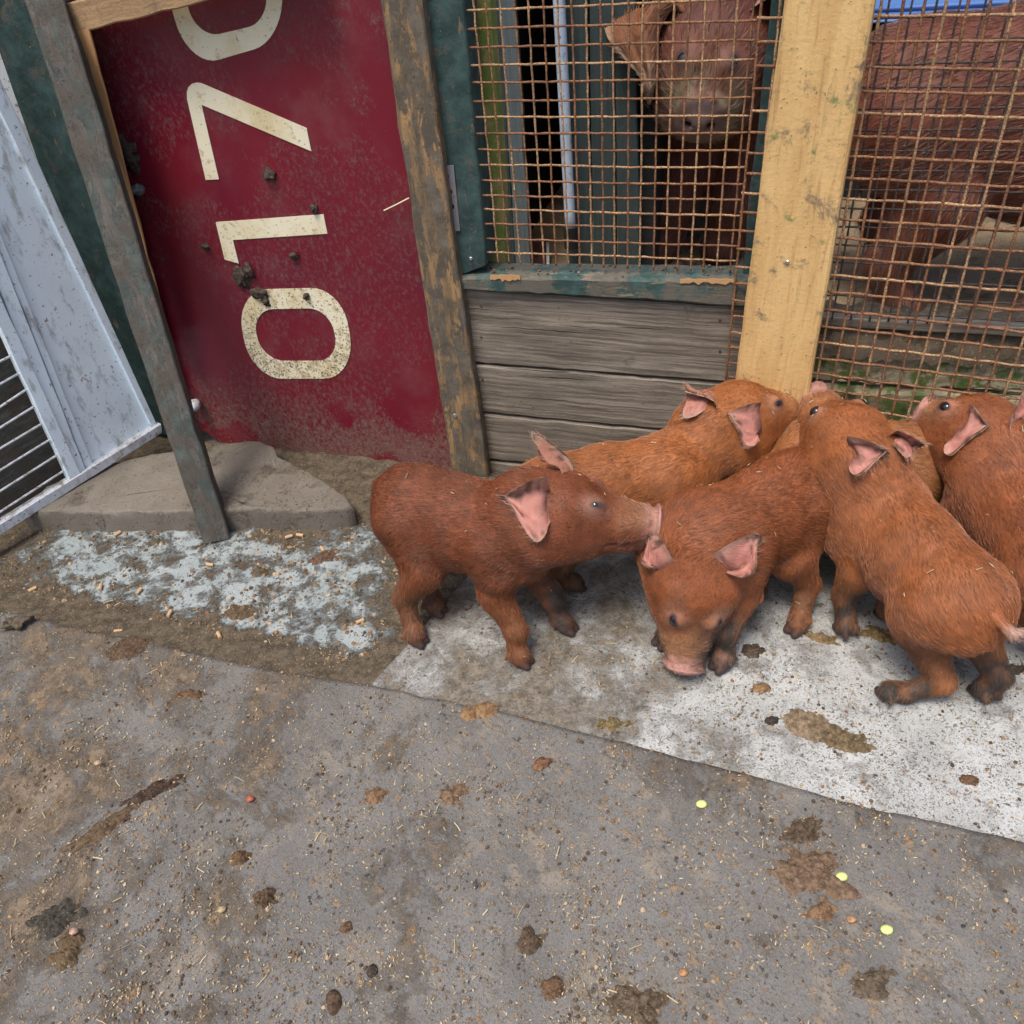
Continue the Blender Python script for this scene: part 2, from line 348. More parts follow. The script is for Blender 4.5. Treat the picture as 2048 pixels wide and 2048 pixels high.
def np_noise(x, y, s, seed=0):
    return np.array([mnoise.fractal(Vector((a * s + seed * 7.3, b * s, seed)), 1.0, 2.0, 4) for a, b in zip(np.ravel(x), np.ravel(y))]).reshape(np.shape(x))
def blob(x, y, p, r): return np.exp(-((x - p[0]) ** 2 + (y - p[1]) ** 2) / r ** 2)
def grid_sheet(name, X, Y, Z, mat, dirt, kind='structure', skirt=0.0, parent=None, cols=None):
    ny, nx = X.shape; V = np.stack([X, Y, Z], -1).reshape(-1, 3)
    i = np.arange(ny * nx).reshape(ny, nx); F = np.stack([i[:-1, :-1], i[:-1, 1:], i[1:, 1:], i[1:, :-1]], -1).reshape(-1, 4)
    me = bpy.data.meshes.new(name)
    D = dirt.ravel()
    if skirt > 0:
        ring = np.concatenate([i[0, :], i[1:, -1], i[-1, -2::-1], i[-2:0:-1, 0]]); k = len(ring); V2 = V[ring].copy(); V2[:, 2] -= skirt; b0 = len(V)
        V = np.vstack([V, V2]); D = np.concatenate([D, D[ring]]); j = np.arange(k); jn = (j + 1) % k
        F = np.vstack([F, np.stack([ring[jn], ring[j], b0 + j, b0 + jn], -1)])
    me.vertices.add(len(V)); me.vertices.foreach_set('co', V.ravel().astype(np.float32))
    me.loops.add(F.size); me.loops.foreach_set('vertex_index', F.ravel().astype(np.int32)); me.polygons.add(len(F))
    me.polygons.foreach_set('loop_start', (np.arange(len(F)) * 4).astype(np.int32)); me.polygons.foreach_set('use_smooth', np.ones(len(F), bool))
    a = me.attributes.new('dirt', 'FLOAT', 'POINT'); a.data.foreach_set('value', D.astype(np.float32)); me.update(calc_edges=True)
    n = V.mean(0); me.materials.append(mat); o = bpy.data.objects.new(name, me); COL.objects.link(o)
    if kind: o['kind'] = kind
    return o
def axis(lo, hi, step, far):
    a = np.arange(lo, hi + 1e-6, step); g = np.array([.05, .15, .4, 1, 3, 8, 20, 60]); g = g[g < far]
    return np.concatenate([(lo - g)[::-1], a, hi + g])
gx, gy = np.meshgrid(axis(-1.25, 1.35, .007, 100), axis(.55, 1.65, .007, 100))
wd = wall_d(gx, gy); nz = np_noise(gx, gy, 9, 1); nz2 = np_noise(gx, gy, 45, 2)
pale = blob(gx, gy, P(420, 1140), .15) + .95 * blob(gx, gy, P(620, 1210), .15) + .8 * blob(gx, gy, P(120, 1100), .15) + .8 * blob(gx, gy, P(700, 1290), .06) + .6 * blob(gx, gy, P(740, 1090), .10) + .6 * blob(gx, gy, P(260, 1120), .14)
dirt = .30 - .335 * np.clip(pale, 0, 1) + .13 * sm(wd, .16, .02) + .25 * sm(mat_y(gx) + .06 - gy, -.03, .03)
dirt = np.where(wd < -.005, 1.0, dirt)
zz_ = np.clip(dirt + nz * .14 - .1, 0, .35) * .020 + np.clip(dirt, 0, .4) * nz2 * .010
zz_ = np.where(wd < 0, .004 + nz * .01 + nz2 * .004, zz_)
zz_ = np.where((gy < mat_y(gx) - .03) | (np.abs(gx) > 1.3), -.004, zz_)
grid_sheet('ground', gx, gy, zz_, MT['floor'], dirt)
# white boards
nu, nv = 230, 105
uu = np.linspace(0, 1.75, nu); vv = np.linspace(0, 1, nv); UU, VV = np.meshgrid(uu, vv)
def board_depth(u):
    p = BO[None, :2] + BR[None, :2] * u[:, None]; d0 = (p[:, 0] - W.p[0]) * W.n[0] + (p[:, 1] - W.p[1]) * W.n[1]
    return (d0 - .015) / -(BD[0] * W.n[0] + BD[1] * W.n[1])
dep = board_depth(uu); VVm = VV * dep[None, :]
bx = BO[0] + BR[0] * UU + BD[0] * VVm; by = BO[1] + BR[1] * UU + BD[1] * VVm
bn = np_noise(bx, by, 7, 5)
bdirt = .015 + .05 * sm(-bx, -.45, -.1) + .10 * sm(wall_d(bx, by), .12, .0) + .10 * blob(bx, by, P(930, 1400), .07) + .12 * blob(bx, by, P(1100, 1440), .09) + .07 * blob(bx, by, P(1180, 1250), .12) - .08 * blob(bx, by, P(1900, 1500), .25) + .1 * blob(bx, by, P(900, 1180), .10)
bz = .013 + .0012 * bn + np.clip(bdirt - .08, 0, 1) * .02
grid_sheet('pale_floor_board', bx, by, bz, MT['board'], bdirt, skirt=.016)
# dark mat over it
s_ = np.linspace(ME[0, 0], ME[-1, 0], 330); t_ = np.concatenate([np.linspace(0, .12, 16), np.linspace(.13, 1.5, 130)])
SS, TT = np.meshgrid(s_, t_); en = np.array([mnoise.noise(Vector((x * 30, 3, 0))) for x in s_]) * .0035 + np.array([mnoise.noise(Vector((x * 7, 5, 0))) for x in s_]) * .003
mx = SS; my = (mat_y(s_) + en)[None, :] - TT
mn_ = np_noise(mx, my, 5, 8)
mb = sm((mx - BO[0]) * BR[0] + (my - BO[1]) * BR[1], -.12, .02)
mz = .0105 + .0075 * mb + .0030 * mn_ + .0012 * np_noise(mx, my, 22, 3)
mdirt = .10 * sm(-mx, -.05, .6) * 1 + .08 * blob(mx, my, P(560, 1500), .08) + .05 * mn_ + .07 * sm(TT, .05, 0) * (mx > .0) + .14 * blob(mx, my, P(20, 1600), .1)
grid_sheet('floor_mat', mx[::-1], my[::-1], mz[::-1], MT['mat'], mdirt[::-1], skirt=.007)
def surf_z(x, y):
    if y < mat_y(x): return .0105 + .0075 * float(sm((x - BO[0]) * BR[0] + (y - BO[1]) * BR[1], -.12, .02)) + .001
    if on_board(x, y): return .0135
    return .001

# ================================================================== concrete slab
top = [(40, 1022), (200, 1024), (362, 1022), (520, 1019), (640, 1020), (703, 1012), (694, 990), (640, 955), (596, 930), (560, 910), (548, 893), (524, 882), (496, 880), (450, 884), (420, 893), (370, 899), (300, 905), (180, 935), (90, 975)]
zt = .045; tp = np.array([P(x, y, zt) for x, y in top])
for p in tp: p[:2] += rng.normal(0, .0015, 2)
dense = []
for i in range(len(tp)):
    a, b = tp[i], tp[(i + 1) % len(tp)]; k = max(1, int(np.linalg.norm(b - a) / .015))
    for j in range(k):
        q = a + (b - a) * j / k; q[:2] += rng.normal(0, .0012, 2); dense.append(q)
dense = np.array(dense); cen = dense.mean(0); n = len(dense); V = []; F = []
rings = [(1.0, -.05), (1.002, -.02), (1.0, -.007), (.992, -.001), (.975, 0), (.9, 0), (.75, 0), (.55, 0), (.3, 0)]
for s, dz in rings:
    for q in dense:
        v = cen + (q - cen) * s; v[2] = zt + dz + (mnoise.noise(Vector(v) * 40) * .002 + mnoise.noise(Vector(v) * 9) * .003 if dz > -.03 else 0); v[:2] += rng.normal(0, .0008, 2); V.append(v)
V.append(cen)
for j in range(len(rings) - 1):
    for i in range(n): F.append([j * n + i, j * n + (i + 1) % n, (j + 1) * n + (i + 1) % n, (j + 1) * n + i])
j = len(rings) - 1
for i in range(n): F.append([j * n + i, j * n + (i + 1) % n, len(V) - 1])
o = mesh_obj('concrete_slab', V, F, MT['concrete'], smooth=True, loc=(cen[0], cen[1], 0))
tag(o, 'broken grey concrete slab lying on the floor in front of the maroon door', 'slab')

# ================================================================== maroon door
wn = -W.n                                          # into the pen
def rq(pl, pts, off=0.0): return [pl.at(x, y, off) for x, y in pts]
door = thing('door', 'maroon sheet door with cream numerals 0170 on its side in a rough timber frame', 'door', floc(W.at(446, 886), W.at(900, 950)))
sp = rq(W, [(60, -160), (850, -190), (905, 955), (760, 935), (638, 918), (600, 912), (560, 905), (500, 893), (446, 886), (405, 860), (300, 800)])
prism('sign_panel', sp, wn * .006, MT['maroon'], door)
def quadmap(q, s, t):  # q = TL,TR,BR,BL
    q = [np.array(x, float) for x in q]; return (q[0] * (1 - s) + q[1] * s) * (1 - t) + (q[3] * (1 - s) + q[2] * s) * t
def rrect(q, rx, ry, k=9):
    out = []
    for cx, cy, a0 in ((1 - rx, ry, -90), (1 - rx, 1 - ry, 0), (rx, 1 - ry, 90), (rx, ry, 180)):
        for i in range(k + 1):
            a = math.radians(a0 + 90 * i / k); out.append(quadmap(q, cx + rx * math.cos(a), cy + ry * math.sin(a)))
    return out
def ring_digit(outer, inner, pl, off):
    o3 = [pl.at(p[0], p[1], off) for p in outer]; i3 = [pl.at(p[0], p[1], off) for p in inner]; n = len(o3)
    e = -pl.n * .0009; V = o3 + i3 + [p + e for p in o3] + [p + e for p in i3]; F = []
    for i in range(n):
        k = (i + 1) % n; F += [[i, k, n + k, n + i], [k, i, 2 * n + i, 2 * n + k], [n + i, n + k, 3 * n + k, 3 * n + i]]
    return V, F
Z_ = 700 / 1932
oq = [(470, 580), (686, 575), (712, 757), (502, 758)]; iq = [(503, 619), (660, 616), (679, 722), (524, 722)]
V, F = ring_digit(rrect(oq, .30, .45), rrect(iq, .28, .46), W, .0014)
def fix(V, F, n):
    V = np.array(V); f = F[0]; nn = np.cross(V[f[1]] - V[f[0]], V[f[2]] - V[f[0]])
    return F if nn.dot(n) > 0 else [x[::-1] for x in F]
mesh_obj('numeral', V, fix(V, F, W.n), MT['cream'], door)['label'] = 'cream numeral 0 nearest the ground'
one = [(1190, 1227), (1785, 1183), (1807, 1290), (1285, 1325), (1318, 1455), (1240, 1433)]
prism('numeral', [W.at(x * Z_, y * Z_, .0014) for x, y in one], wn * .0009, MT['cream'], door)['label'] = 'cream numeral 1'
sev = [(1135, 993), (1208, 990), (1112, 578), (1718, 835), (1692, 708), (1112, 460), (1085, 456), (1060, 462), (1040, 480), (1031, 510), (1032, 545)]
prism('numeral', [W.at(x * Z_, y * Z_, .0014) for x, y in sev], wn * .0009, MT['cream'], door)['label'] = 'cream numeral 7'
oq = [(315, -95), (552, -140), (572, 80), (375, 138)]; iq = [(352, -60), (520, -95), (540, 44), (396, 78)]
V, F = ring_digit(rrect(oq, .32, .42), rrect(iq, .30, .40), W, .0014)
mesh_obj('numeral', V, fix(V, F, W.n), MT['cream'], door)['label'] = 'cream numeral 0 cut by the top rail'
# frame
a, b, c_, d = rq(W, [(744, -100), (905, 958), (975, 956), (828, -100)], .022)
board('stile', a, b, c_, d, wn * .021, MT['stile'], door, 24, wavy=.0012)
bot = [P(398, 1100, .004), P(457, 1092, .004)]; bot = [P(400, 1103, .0), P(459, 1080, .0)]
tl, tr = W.at(118, -60, .05), W.at(140 + 8, -60 + 30, .05)
# left stile: its foot is kicked out over the slab
fa, fb = W.at(28, -60, .055), W.at(107, -60, .055)
ft = [P(406, 1088, .004), P(459, 1076, .004)]
lean = nrm((ft[0] + fa) / 2 * [1, 1, 0]) + W.u * .30
board('stile', fa, ft[0], ft[1], fb, lean * .045, MT['stile_grey'], door, 26, wavy=.0012)['label'] = 'grey muddy stile with its foot standing out on the floor'
# fresh sawn batten against the stile
a, b, c_, d = rq(W, [(140, 60), (330, 700), (345, 700), (180, 60)], .052)
board('edge_strip', a, b, c_, d, (nrm((a + b) / 2 * [1, 1, 0]) + W.u * .1) * .028, MT['fresh_edge'], door, 18, jit=.0012)
# top rail
a, b, c_, d = rq(W, [(140, 72), (600, -45), (600, -110), (128, 8)], .052)
board('top_rail', a, b, c_, d, wn * .038, MT['rail_top'], door, 14)
# knobs and bolts
kp = W.at(385, 812, .02); V = []; F = []
def lump(name, c, r, mat, parent=None, seed=0, sub=3, rough=.35, loc=None, col=None, axes=None):
    import bmesh
    bm = bmesh.new(); bmesh.ops.create_icosphere(bm, subdivisions=sub, radius=1.0)
    R3 = np.array(axes) if axes is not None else np.eye(3); V = []
    for v in bm.verts:
        q = v.co * 1.0; h = 1 + rough * mnoise.fractal(q * 1.3 + Vector((seed * 3.1, seed, 0)), .8, 2.1, 4) + rough * .3 * mnoise.noise(q * 5 + Vector((seed, 0, 0)))
        V.append(R3.T @ (np.array(q) * h * np.array(r)) + np.array(c))
    F = [[x.index for x in f.verts] for f in bm.faces]; bm.free()
    o = mesh_obj(name, V, F, mat, parent, smooth=True, loc=loc)
    if col is not None: o.color = tuple(col) + (1,)
    return o
wax = [W.u, -wn, np.array([0, 0, 1.0])]
lump('knob', W.at(388, 810, .018), (.012, .014, .011), MT['white_bar'], door, 3, 2, .2, axes=wax)
lump('latch', W.at(274, 380, .024), (.013, .010, .008), MT['rubber'], door, 5, 3, .5, axes=wax)
lump('latch', W.at(262, 398, .022), (.012, .012, .006), MT['black'], door, 6, 2, .15, axes=wax)
bolt('bolt', W.at(910, 831, .022), W.n, .0045, MT['steel'], door)
for i, (x, y, rx, rz) in enumerate([(690 * Z_, 830 * Z_, .020, .020), (1330 * Z_, 1530 * Z_, .013, .017), (1372 * Z_, 1500 * Z_, .010, .012), (1430 * Z_, 1620 * Z_, .015, .011), (1470 * Z_, 1665 * Z_, .007, .009), (1485 * Z_, 968 * Z_, .010, .008), (1735 * Z_, 1150 * Z_, .005, .006), (1625 * Z_, 1412 * Z_, .007, .005), (1138 * Z_, 1362 * Z_, .007, .005), (1695 * Z_, 1637 * Z_, .005, .006), (730 * Z_, 890 * Z_, .012, .014), (655 * Z_, 780 * Z_, .010, .012)]):
    lump('mud_lump', W.at(x, y, .002), (rx, .006, rz), MT['muck'], door, i + 11, 3, .8, axes=wax, col=(.085, .062, .05))
sa, sb = W.at(768, 421, .004), W.at(818, 396, .012)
V, F = tube([sa, (sa + sb) / 2 + W.n * .002, sb], .0011, 5); mesh_obj('straw_stem', V, F, MT['cream'], door)

# ================================================================== green door post, hinge
gp = thing('gate_post', 'dark green painted post to the right of the maroon door with a steel hinge plate', 'post', floc(W.at(950, 560)))
a, b, c_, d = rq(W, [(820, -140), (918, 551), (972, 530), (917, -140)], .004)
board('timber', a, b, c_, d, wn * .05, MT['green_paint'], gp, 16, wavy=.001)
hq = rq(W, [(884, 332), (907, 331), (920, 462), (905, 462)], .007)
hp = prism('hinge_plate', hq, wn * .002, MT['zinc'], gp)
for x, y in ((893, 352), (900, 383), (904, 413)): bolt('screw_hole', W.at(x, y, .0072), W.n, .0038, MT['black'], hp, .0004)
bolt('screw', W.at(942, 517, .005), W.n, .003, MT['steel'], gp)

# ================================================================== plank wall left of the gate post
pw = thing('plank_wall', 'low wall of weathered grey planks under the left mesh window', 'wall', floc(W.at(940, 940), W.at(1480, 1000)))
J = [(583, 618), (728, 771), (825, 878), (917, 978), (955, 1030)]
def jx(i, side): return J[i][side]
tw = wn * .028
for i in range(4):
    g = 2.2
    a, b, c_, d = rq(W, [(900, jx(i, 0) + g * (i > 0) - 4), (1500, jx(i, 1) + g * (i > 0)), (1500, jx(i + 1, 1) - g), (900, jx(i + 1, 0) - g - 4)], -.001 * (i % 2))
    if i == 3: c_[2] = d[2] = -.002
    board('plank', a, b, c_, d, tw, MT['grey_plank'], pw, 30, jit=.0006, ch=.003)
for i in range(4):
    for x in (962 + 3 * i, 1440):
        t = (x - 900) / 600; y = (jx(i, 0) * (1 - t) + jx(i, 1) * t) + 26
        for dy in (0, 62 if i < 2 else 34): bolt('nail_head', W.at(x, y + dy, .0006), W.n, .0022, MT['wire_dark'], pw, .0006)
rl = thing('window_rail', 'worn green sill rail with flaking paint below the left mesh', 'rail', floc(W.at(940, 560), W.at(1480, 570)))
a, b, c_, d = rq(W, [(916, 553), (1500, 562), (1500, 616), (920, 581)], .012)
board('rail_beam', a, b, c_, d, wn * .055, MT['green_worn'], rl, 24, ch=.004, wavy=.0006)
# bits along the sill
for i in range(40):
    s = random.random(); p = a * (1 - s) + b * s + wn * random.uniform(.004, .05) + np.array([0, 0, .0])
    if i < 34: lump('dirt_crumb', p + [0, 0, .001], (random.uniform(.001, .004), random.uniform(.001, .004), .0015), MT['muck'], rl, i, 1, .4, col=random.choice([(.12, .08, .05), (.3, .22, .13), (.06, .045, .04)]))
for (x0, x1, y0, yy) in ((980, 1040, 552, 560), (1360, 1470, 560, 566)):
    k = 12; tp_ = [(x0 + (x1 - x0) * i / k, y0 - 2 + random.uniform(-1, 1)) for i in range(k + 1)]; bt = [(x0 + (x1 - x0) * i / k, yy + random.uniform(-3, 4)) for i in range(k, -1, -1)]
    prism('bare_patch', rq(W, tp_ + bt, .0142), wn * .001, MT['fresh_edge'], rl)

# ================================================================== mesh window (left)
mw = thing('mesh_window', 'rusty square wire mesh filling the left window above the green rail', 'mesh', floc(W.at(940, 560), W.at(1440, 560)))
TL, TR_, BR_, BL_ = W.at(918, -120, -.004), W.at(1500, -150, -.004), W.at(1478, 528, -.004), W.at(966, 531, -.004)
WL = Plane(W.p + W.n * -.004, -20)
def world_line_h(pl, z, x0, x1):  # horizontal wire in a plane between two u-params
    return pl.p * [1, 1, 0] + pl.u * x0 + [0, 0, z], pl.p * [1, 1, 0] + pl.u * x1 + [0, 0, z]
def upar(pl, p): return (np.array(p) - pl.p).dot(pl.u)
hz = [(932, 18, 0), (932, 57, 0), (934, 92, 0), (938, 127, 0), (940, 160, 0), (944, 194, 0), (947, 227, 0), (950, 261, 0), (952, 293, 0), (955, 324, 0), (957, 356, 0), (959, 386, 0), (961, 417, 0), (964, 446, 0), (967, 476, 0), (969, 503, 0)]
uL, uR = upar(W, W.at(940, 300)), upar(W, W.at(1492, 300))
zs = [W.at(x, y, -.004)[2] for x, y, _ in hz]; zstep = np.median(np.diff(sorted(zs)))
zb, zt_ = min(zs), max(zs); zs = [zb + zstep * i for i in range(int((.80 - zb) / zstep) + 2)]
WIRE_R = .0015
for i, z in enumerate(zs):
    a, b = world_line_h(WL, z, uL, uR); wire('wire', a + [0, 0, random.gauss(0, .0006)], b + [0, 0, random.gauss(0, .0006)], WIRE_R, W.n, zstep, i * math.pi, MT['wire'] if i % 3 else MT['wire_pale'], mw, r_seed=i)
vx = np.arange(uL + .006, uR, zstep * .85)
for i, u in enumerate(vx):
    a = WL.p * [1, 1, 0] + WL.u * (u + random.gauss(0, .0006)); a = a + [0, 0, zb - .018]; b = a * [1, 1, 0] + [0, 0, .83] + WL.u * random.gauss(0, .001)
    wire('wire', a, b, WIRE_R, W.n, zstep, i * math.pi + math.pi / 2, MT['wire_pale'] if i % 2 else MT['wire'], mw, r_seed=100 + i)

# ================================================================== mesh gate (right) with its pale pine upright
mg = thing('mesh_gate', 'rusty wire mesh gate fixed to a wide pale pine upright', 'gate', floc(G.at(1543, 900), G.at(2048, 1000)))
a, b = G.at(1568, -140 + 140), G.at(1468, 774)
ext = lambda p, q, k: q + (q - p) * k
Lt, Lb = G.at(1568, 0, .012), G.at(1468, 774, .012); Rt, Rb = G.at(1749, 0, .012), G.at(1620, 774, .012)
kk = -.22
board('pine_upright', ext(Lb, Lt, .2), ext(Lt, Lb, Lb[2] / (Lt[2] - Lb[2]) - .04), ext(Rt, Rb, Rb[2] / (Rt[2] - Rb[2]) - .04), ext(Rb, Rt, .2), -G.n * .032, MT['pine'], mg, 20, jit=.0005, ch=.003)
bolt('screw', G.at(1575, 524, .0125), G.n, .0028, MT['steel'], mg)
GB = G.off(-.024)
hw = [(1750, 33), (1735, 82), (1728, 127), (1722, 172), (1714, 216), (1712, 255), (1702, 298), (1696, 338), (1690, 378), (1683, 417), (1676, 455), (1669, 492), (1662, 530), (1656, 566), (1650, 604), (1645, 640), (1640, 675), (1637, 708), (1633, 745), (1630, 776), (1647, 810)]
zg = [GB.at(x, y)[2] for x, y in hw]; gst = (max(zg) - min(zg)) / (len(zg) - 1)
u0, u1 = upar(GB, GB.at(1640, 500)), upar(GB, GB.at(2048, 500)) + .16
zlo = min(zg)
lean_ = ((G.at(1749, 0) - G.at(1620, 774)) * [1, 1, 0]).dot(G.u) / (G.at(1749, 0)[2] - G.at(1620, 774)[2])
_q = GB.at(1457, 688); uu0 = upar(GB, _q) - lean_ * (_q[2] - zlo)
GS = (upar(GB, GB.at(2018, 20)) - upar(GB, GB.at(1754, 20))) / 6
for i in range(26):
    z = zlo + gst * i; a, b = world_line_h(GB, z, uu0 + .0 + random.gauss(0, .0015) + lean_ * (z - zlo), u1); b = b + [0, 0, random.gauss(0, .001)]
    wire('wire', a, b, .0018, G.n, gst, i * math.pi, MT['wire'] if i % 4 else MT['wire_pale'], mg, r_seed=200 + i)
for i, u in enumerate(np.arange(uu0 + .001, u1, GS)):
    a = GB.p * [1, 1, 0] + GB.u * u + [0, 0, zlo - .01]; b = GB.p * [1, 1, 0] + GB.u * (u + lean_ * 26 * gst) + [0, 0, zlo + 26 * gst]
    pale = i % 4 in (1,)
    wire('wire', a, b, .0018, G.n, gst, i * math.pi + math.pi / 2, MT['wire_pale'] if pale or random.random() < .3 else MT['wire'], mg, r_seed=300 + i)

# ================================================================== right part of the wall, behind the gate
rw = thing('mossy_wall', 'mossy split log boards behind the foot of the mesh gate', 'wall', floc(W.at(1700, 800), W.at(2040, 860)))
pz = [.0, .085, .155, .225, .285, .315]
u0_, u1_ = upar(W, W.at(1530, 700)), upar(W, W.at(2048, 700)) + .25
for i in range(4):
    a = W.p * [1, 1, 0] + W.u * u0_ - W.n * .03; b = W.p * [1, 1, 0] + W.u * u1_ - W.n * .03
    o_ = -W.n * (.006 * (i % 2))
    board('log_board', a + o_ + [0, 0, pz[i + 1] - .003], b + o_ + [0, 0, pz[i + 1] - .003], b + o_ + [0, 0, pz[i] + .002], a + o_ + [0, 0, pz[i] + .002], wn * .03, MT['moss_log'], rw, 40, jit=.0022, ch=.006, wavy=.002)
tb = rq(W, [(1600, 632), (1850, 648), (1850, 664), (1600, 650)], -.03)
e = W.u * .45
board('cap_board', tb[0], tb[1] + e, tb[2] + e, tb[3], wn * .022, MT['grey_plank'], rw, 14)
# ledge of soil on the wall top
k = 60; V = []; F = []
for i in range(k + 1):
    q = W.p * [1, 1, 0] + W.u * (u0_ + (u1_ - u0_) * i / k)
    for j, (o2, z2) in enumerate(((-.028, .275), (-.033, .300), (-.045, .318), (-.07, .330), (-.10, .328), (-.12, .27))):
        V.append(q + W.n * (o2 + random.gauss(0, .002)) + [0, 0, z2 + random.gauss(0, .0035)])
for i in range(k):
    for j in range(5): F.append([i * 6 + j, i * 6 + j + 1, (i + 1) * 6 + j + 1, (i + 1) * 6 + j])
lm = ground_mat('ledge_soil', (.16, .12, .08), (.10, .075, .05), [((.36, .28, .17), 220, .58, .64), ((.10, .25, .03), 90, .66, .70)], (.2, .15, .09), .5, .6)
mesh_obj('soil_ledge', V, F, lm, rw, smooth=True)
# sandy bedding inside the pen
bu, bv = np.meshgrid(np.linspace(-.75, 1.9, 150), np.linspace(.045, 2.0, 110))
sx = W.p[0] + W.u[0] * bu - W.n[0] * bv; sy = W.p[1] + W.u[1] * bu - W.n[1] * bv
sz = .012 + .006 * np_noise(sx, sy, 8, 4) + .004 * np_noise(sx, sy, 30, 6)
MT['sand'] = ground_mat('pen_sand', (.25, .19, .12), (.19, .14, .09), [((.5, .4, .25), 200, .58, .66), ((.10, .075, .05), 120, .58, .66)], (.17, .12, .075), .55, .66, 1)
grid_sheet('sand_bed', sx, sy, sz, MT['sand'], sz * 0)
# the second, darker mesh right behind the gate
dm_ = thing('rear_mesh', 'second layer of dark wire mesh just behind the gate mesh', 'mesh', floc(W.at(1700, 600), W.at(2000, 600)))
WD = W.off(-.022)
ua, ub = upar(WD, WD.at(1640, 400)) - .01, u1_
for i in range(20):
    z = .352 + i * gst * .98; a, b = world_line_h(WD, z, ua, ub); wire('wire', a, b, .0014, W.n, gst, i * math.pi, MT['wire_dark'], dm_, r_seed=400 + i, sides=5)
for i, u in enumerate(np.arange(ua, ub, gst)):
    a = WD.p * [1, 1, 0] + WD.u * u + [0, 0, .34]; wire('wire', a, a + [0, 0, .55] + WD.u * .004, .0014, W.n, gst, i * math.pi + 1.57, MT['wire_dark'], dm_, r_seed=450 + i, sides=5)
# thin green upright between the mesh window and the pine upright
ge = thing('green_upright', 'narrow dark green upright behind the left edge of the pine upright', 'post', floc(W.at(1550, 560)))
a, b, c_, d = rq(W, [(1556, -140), (1484, 553), (1530, 553), (1620, -140)], -.012)
board('timber', a, b, c_, d, wn * .04, MT['green_paint'], ge, 10)

# ================================================================== far left: green post and white metal gate
lp = thing('left_post', 'teal green timber post between the white metal gate and the maroon door', 'post', floc(W.at(300, 800)))
a, b, c_, d = rq(W, [(-82, -160), (276, 870), (352, 870), (40, -160)], .0)
a, b, c_, d = [x + W.n * .012 for x in (a, b, c_, d)]
b[2] = c_[2] = .02
board('timber', a, b, c_, d, wn * .05, MT['green_paint'], lp, 16)
a, b, c_, d = rq(W, [(20, -160), (340, 890), (382, 890), (92, -160)], .03)
board('ledge_strip', a, b, c_, d, wn * .02, MT['green_worn'], lp, 16)
Ga, Gb = P(316, 866, .05), P(0, 1072, .03)
gdir = (Ga - Gb) * [1, 1, 0]; gang = math.degrees(math.atan2(gdir[1], gdir[0]))
GT = Plane(Ga * [1, 1, 0], gang)
if GT.n[1] > 0 and GT.n.dot(CC - GT.p) < 0: GT.n = -GT.n
wg = thing('white_gate', 'white enamelled metal gate with thin rods leaning at the left edge', 'gate', floc(Ga, Gb))
gin = -GT.n
def gquad(pts, off, th, name, mat, seg=12, ch=.0012, jit=.0003):
    a, b, c_, d = [GT.at(x, y, off) for x, y in pts]; return board(name, a, b, c_, d, gin * th, mat, wg, seg, jit, ch)
gquad([(-80, -220 + 330), (64, 596), (218, 908), (64 + 154, 908)][:0] or [(-270, 30), (172, 944), (316, 858), (-150, -120)], .0, .002, 'enamel_sheet', MT['white_metal'])
gquad([(-150, -120), (316, 862), (300, 832), (-120, -140)][:0] or [(-108, 0), (302, 850), (318, 858), (-84, -30)], .008, .010, 'edge_flange', MT['white_metal'])
gquad([(-110, 222), (176, 945), (190, 938), (-96, 222)], .006, .012, 'frame_bar', MT['white_metal'])
gquad([(-106, 300), (150, 968), (176, 950), (-80, 300)], .010, .014, 'frame_bar', MT['white_metal'])
gquad([(-240, 230), (146, 962), (172, 958), (-208, 230)][:0] or [(-150, 330), (145, 972), (168, 960), (-118, 330)], .014, .016, 'frame_bar', MT['white_metal'])
gquad([(-160, 1148), (322, 848), (324, 866), (-160, 1172)], .016, .018, 'bottom_rail', MT['white_bar'], 16)
zz4 = [((0, 1170), (385, 920)), ((0, 1055), (340, 840)), ((0, 940), (300, 755)), ((0, 820), (245, 675)), ((0, 705), (200, 580)), ((0, 590), (150, 490)), ((0, 465), (105, 405)), ((0, 340), (50, 315))]
for i, (p, q) in enumerate(zz4):
    p = np.array(p, float); q = np.array(q, float); p = q + (p - q) * 1.0 - np.array([200, -200 * (p[1] - q[1]) / -(q[0] - p[0])]) * 1.0 if False else q + (p - q) / max(1, (q[0] - p[0])) * 620
    A_, B_ = GT.at(p[0] / 2.76, 600 + p[1] / 2.76, .004), GT.at((q[0] + 10) / 2.76, 600 + (q[1] - 6) / 2.76, .004)
    V, F = tube([A_ + (B_ - A_) * t for t in np.linspace(0, 1, 8)], .0021, 7); mesh_obj('rod', V, F, MT['white_bar'], wg, smooth=True)
wu = thing('white_upright', 'narrow off white upright wedged between the white gate and the teal post', 'post', floc(W.at(120, 700)))
a, b, c_, d = rq(W, [(-130, -160), (200, 800), (262, 830), (-84, -160)], -.004)
b[2] = c_[2] = .02; board('timber', a, b, c_, d, wn * .03, MT['white_bar'], wu, 10)
# a shaded clutter wall behind the white gate
bb = thing('backing_board', 'dark muddy board standing behind the white metal gate', 'board', floc(GT.at(0, 900, -.2)))
q = [GT.p * [1, 1, 0] - GT.n * .10 + GT.u * x for x in (-.7, .03)]
board('sheet', q[0], q[1], q[1] + [0, 0, .9], q[0] + [0, 0, .9], gin * .02, MT['stile_grey'], bb, 10)

